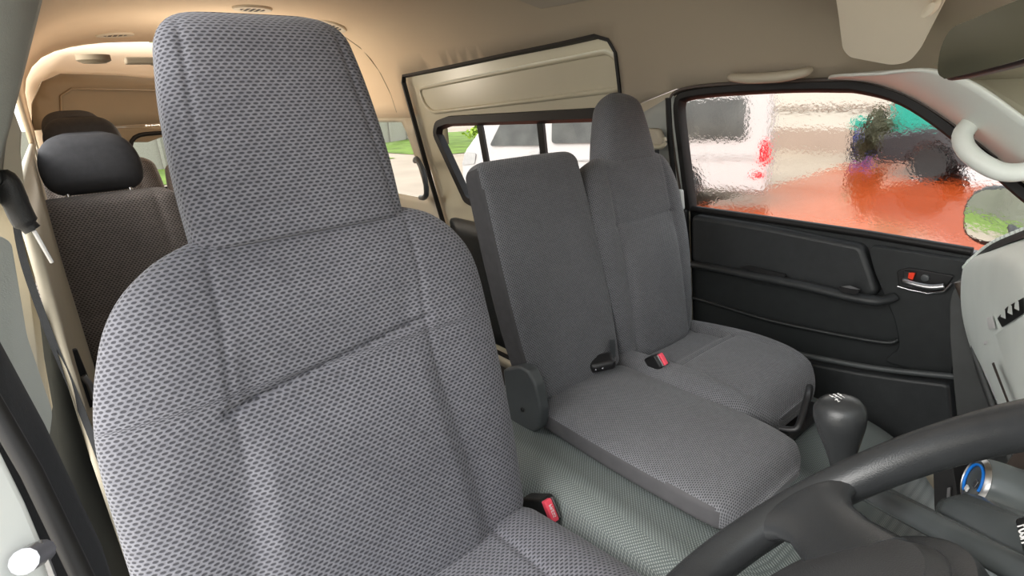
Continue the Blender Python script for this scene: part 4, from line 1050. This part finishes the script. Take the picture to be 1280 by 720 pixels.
# building beyond
bl_ = thing('white_building', 'long white building with tan lower wall across the red pavement', 'building', (-9, 15.2, ZG))
box('wall', (-9.9, 16.2, ZG + 2.6), (5.0, 1.0, 2.6), M['bld_white'], bl_, bevel=0)
box('lower_wall', (-9.9, 15.16, ZG + .30), (5.0, .05, .30), M['bld_tan'], bl_, bevel=0)
box('ledge', (-9.9, 15.14, ZG + 1.15), (5.0, .05, .03), M['bld_tan'], bl_, bevel=.01)
aw = thing('teal_hoarding', 'teal green hoarding behind the dark car beyond the red pavement', 'hoarding', at(1120, 150, y=13.5) * 1.0)
P4 = lambda pts, y: [at(*p, y=y) for p in pts]
plate('upper_board', P4([(1108, 105), (1108, 152), (1250, 160), (1250, 95)], 13.6), (0, .06, 0), M['teal'], aw, bevel=.01)
plate('lower_board', P4([(1056, 151), (1056, 165), (1250, 172), (1250, 152)], 13.45), (0, .06, 0), M['teal'], aw, bevel=.01)
for px_ in (1060, 1180): 
    q = at(px_, 165, y=13.5); lathe('post', (q.x, 13.5, ZG), (0, 0, 1), [(.05, 0), (.05, q.z - ZG)], M['dark_car'], aw, 10)
bxp = at(1074, 178, y=14.3)
bdm = thing('blue_drum', 'blue drum standing beneath the teal hoarding', 'drum', (bxp.x, 14.3, ZG))
lathe('body', (bxp.x, 14.3, ZG), (0, 0, 1), [(.0, 0), (.20, 0), (.22, .02), (.21, .17), (.225, .19), (.21, .21), (.21, .36), (.225, .38), (.21, .40), (.22, .58), (.20, .60), (0, .60)], M['blue_tank'], bdm, 24)
dcx = at(1084, 195, y=11).x
# added unseen pale slab on the driver's side, bounces sun onto the ceiling
cp = box('bounce_slab', (-4, -12, ZG + .01), (14, 10.9, .01), M['bounce_pale'], None, bevel=0); struct(cp)
dc = thing('dark_car', 'dark car parked on the red pavement in front of the teal hoarding', 'car', (dcx + 2.1, 12, ZG))
co = [(0, .3), (.0, .75), (.15, .85), (1.0, .95), (1.6, 1.42), (3.0, 1.45), (3.7, 1.0), (4.2, .9), (4.3, .5), (4.25, .28)]
def carwheel(cx): return [(cx + .36 * math.cos(a), .30 + .36 * math.sin(a)) for a in [PI * i / 8 for i in range(9)]]
co2 = co + carwheel(3.45) + carwheel(.85); n = len(co2)
yy_ = lambda z: 0 if z < .95 else .25 * (z - .95)
vv = [(dcx + x, 11.2 + yy_(z), ZG + z) for x, z in co2] + [(dcx + x, 12.9 - yy_(z), ZG + z) for x, z in co2]
mk('body', vv, [tuple(range(n)), tuple(range(2 * n - 1, n - 1, -1))] + [(i, (i + 1) % n, (i + 1) % n + n, i + n) for i in range(n)], M['dark_car'], dc, bevel=.05, bseg=3, sharp=30)
plate('side_window', rnd([V((dcx + x, 11.19 + yy_(z), ZG + z)) for x, z in ((1.25, 1.0), (3.45, 1.0), (2.95, 1.36), (1.68, 1.36))], .05), (0, .01, 0), M['van_dark'], dc, bevel=0)
for x in (.85, 3.45):
    for yq in (11.2, 12.65): lathe('wheel', (dcx + x, yq, ZG + .31), (0, 1, 0), [(0, .02), (.19, .02), (.29, 0), (.31, .03), (.31, .2), (0, .2)], M['tyre'], dc, 24)
# grass, fence and trees at the back left
gs = mk('grass', [(-34, 9, ZG + .02), (-17.5, 10, ZG + .02), (-13, 22, ZG + .02), (-20, 38, ZG + .02), (-45, 40, ZG + .02)], [(0, 1, 2, 3)], M['grass'], smooth=False); prop(gs, 'bright green grass verge beyond the side windows', 'grass', None, 'stuff')
gs2 = mk('grass', [(-45, -25, ZG + .02), (-18, -25, ZG + .02), (-18, 8.9, ZG + .02), (-45, 8.9, ZG + .02)], [(0, 1, 2, 3)], M['grass'], smooth=False); prop(gs2, 'green grass behind the rear window', 'grass', None, 'stuff')
fe = thing('boundary_fence', 'pale board fence beyond the rear windows', 'fence', (-20, 6, ZG))
fp = [V((-22, -8, ZG)), V((-24, 8, ZG)), V((-27, 15.5, ZG))]
for a, b in zip(fp, fp[1:]):
    plate('fence_panel', [a, b, b + V((0, 0, 1.55)), a + V((0, 0, 1.55))], (-.04, 0.0, 0), M['fence'], fe, bevel=0)
    for k in range(7):
        p = a.lerp(b, k / 6); box('fence_post', p + V((.06, 0, .85)), (.05, .05, .85), M['fence'], fe, bevel=.005)
def tree(x, y, h, r, leafm, label, name='tree', cat='tree', trunk=True, cnt=1100):
    t = thing(name, label, cat, (x, y, ZG), 'greenery outside the van')
    if trunk: lathe('trunk', (x, y, ZG), (0, 0, 1), [(.16, 0), (.12, h * .4), (.07, h * .75)], M['bark'], t, 10)
    verts = []; faces = []
    zc = ZG + (h * .62 if trunk else h * .5); rz = h * .40 if trunk else h * .5
    blobs = [(random.gauss(0, .45), random.gauss(0, .45), random.uniform(-.8, .8)) for _ in range(14)]
    for i in range(cnt):
        b = random.choice(blobs); d = V((random.gauss(0, 1), random.gauss(0, 1), random.gauss(0, 1))).normalized() * random.uniform(.3, .55)
        c = V((x + (b[0] + d.x) * r, y + (b[1] + d.y) * r, zc + (b[2] * .8 + d.z) * rz * .8)); c.z = max(c.z, ZG + .05)
        u = V((random.gauss(0, 1), random.gauss(0, 1), random.gauss(0, 1))).normalized(); w = u.orthogonal().normalized(); s = random.uniform(.10, .22) * (1 if h > 2 else .6)
        k = len(verts); verts += [c - u * s, c + w * s * .6, c + u * s, c - w * s * .6]; faces.append((k, k + 1, k + 2, k + 3))
    mk('foliage', verts, faces, leafm, t, smooth=False)
    return t
tree(-21.5, 13.3, 4.6, 1.7, M['leaf'], 'bushy green tree beyond the fence, seen past the sliding door')
tree(-23, 20.5, 5.5, 1.8, M['leaf'], 'light green tree left of the parked white van')
tree(-30, 24, 7, 2.2, M['leaf2'], 'tall darker green tree far behind the parked white van')
tree(-33, 8, 7, 2.6, M['leaf2'], 'green tree outside the rear side window')
tree(-27, 1, 6, 2.6, M['leaf'], 'yellow green tree outside the tailgate window')
tree(-27, -8, 6, 2.6, M['leaf2'], 'dark green tree behind the tailgate window at left')
tree(-18.6, 14.2, 1.5, 1.1, M['leaf'], 'low bright green bush on the verge behind the white van', 'bush', 'bush', False, 900)
tree(-17, 21, 1.9, 1.4, M['leaf'], 'wide low bush at the far side of the grass verge', 'bush', 'bush', False, 900)
tree(-12, 26, 6, 2.8, M['leaf2'], 'green tree standing behind the parked white van')
tree(-4.6, 12.8, 1.3, .3, M['leaf3'], 'dark shrub in front of the white building beside the teal hoarding', 'bush', 'bush', False, 600)

# ------------------------------------------------------------------ light
w = bpy.data.worlds.new('sky'); SC.world = w; w.use_nodes = True
nt = w.node_tree; nt.nodes.clear()
o_ = nt.nodes.new('ShaderNodeOutputWorld'); bg = nt.nodes.new('ShaderNodeBackground')
tcw = nt.nodes.new('ShaderNodeTexCoord'); spx = nt.nodes.new('ShaderNodeSeparateXYZ'); rmp = nt.nodes.new('ShaderNodeValToRGB')
nt.links.new(tcw.outputs['Generated'], spx.inputs[0]); nt.links.new(spx.outputs[2], rmp.inputs[0])
rmp.color_ramp.elements[0].color = (1.0, .98, .95, 1); rmp.color_ramp.elements[1].color = (.86, .93, 1.0, 1)
nt.links.new(rmp.outputs[0], bg.inputs[0]); bg.inputs[1].default_value = 1.25
nt.links.new(bg.outputs[0], o_.inputs[0])
sd = bpy.data.lights.new('sun', 'SUN'); sd.energy = 2.4; sd.angle = math.radians(50); sd.color = (1, .97, .92)
so = bpy.data.objects.new('sun', sd); COL.objects.link(so); so.location = (2, -4, 6)
so.rotation_euler = V((-.02, .80, -.58)).to_track_quat('-Z', 'Y').to_euler()
ld = bpy.data.lights.new('added_cabin_fill', 'POINT'); ld.energy = 5; ld.color = (1, .90, .76); ld.shadow_soft_size = .10  # added fill light without a fixture, brightens the rear ceiling
lo_ = bpy.data.objects.new('added_cabin_fill', ld); COL.objects.link(lo_); lo_.location = (-3.0, .05, 1.2)
SC.view_settings.view_transform = 'Standard'
SC.view_settings.look = 'None'
SC.view_settings.exposure = .98
SC.view_settings.gamma = .9
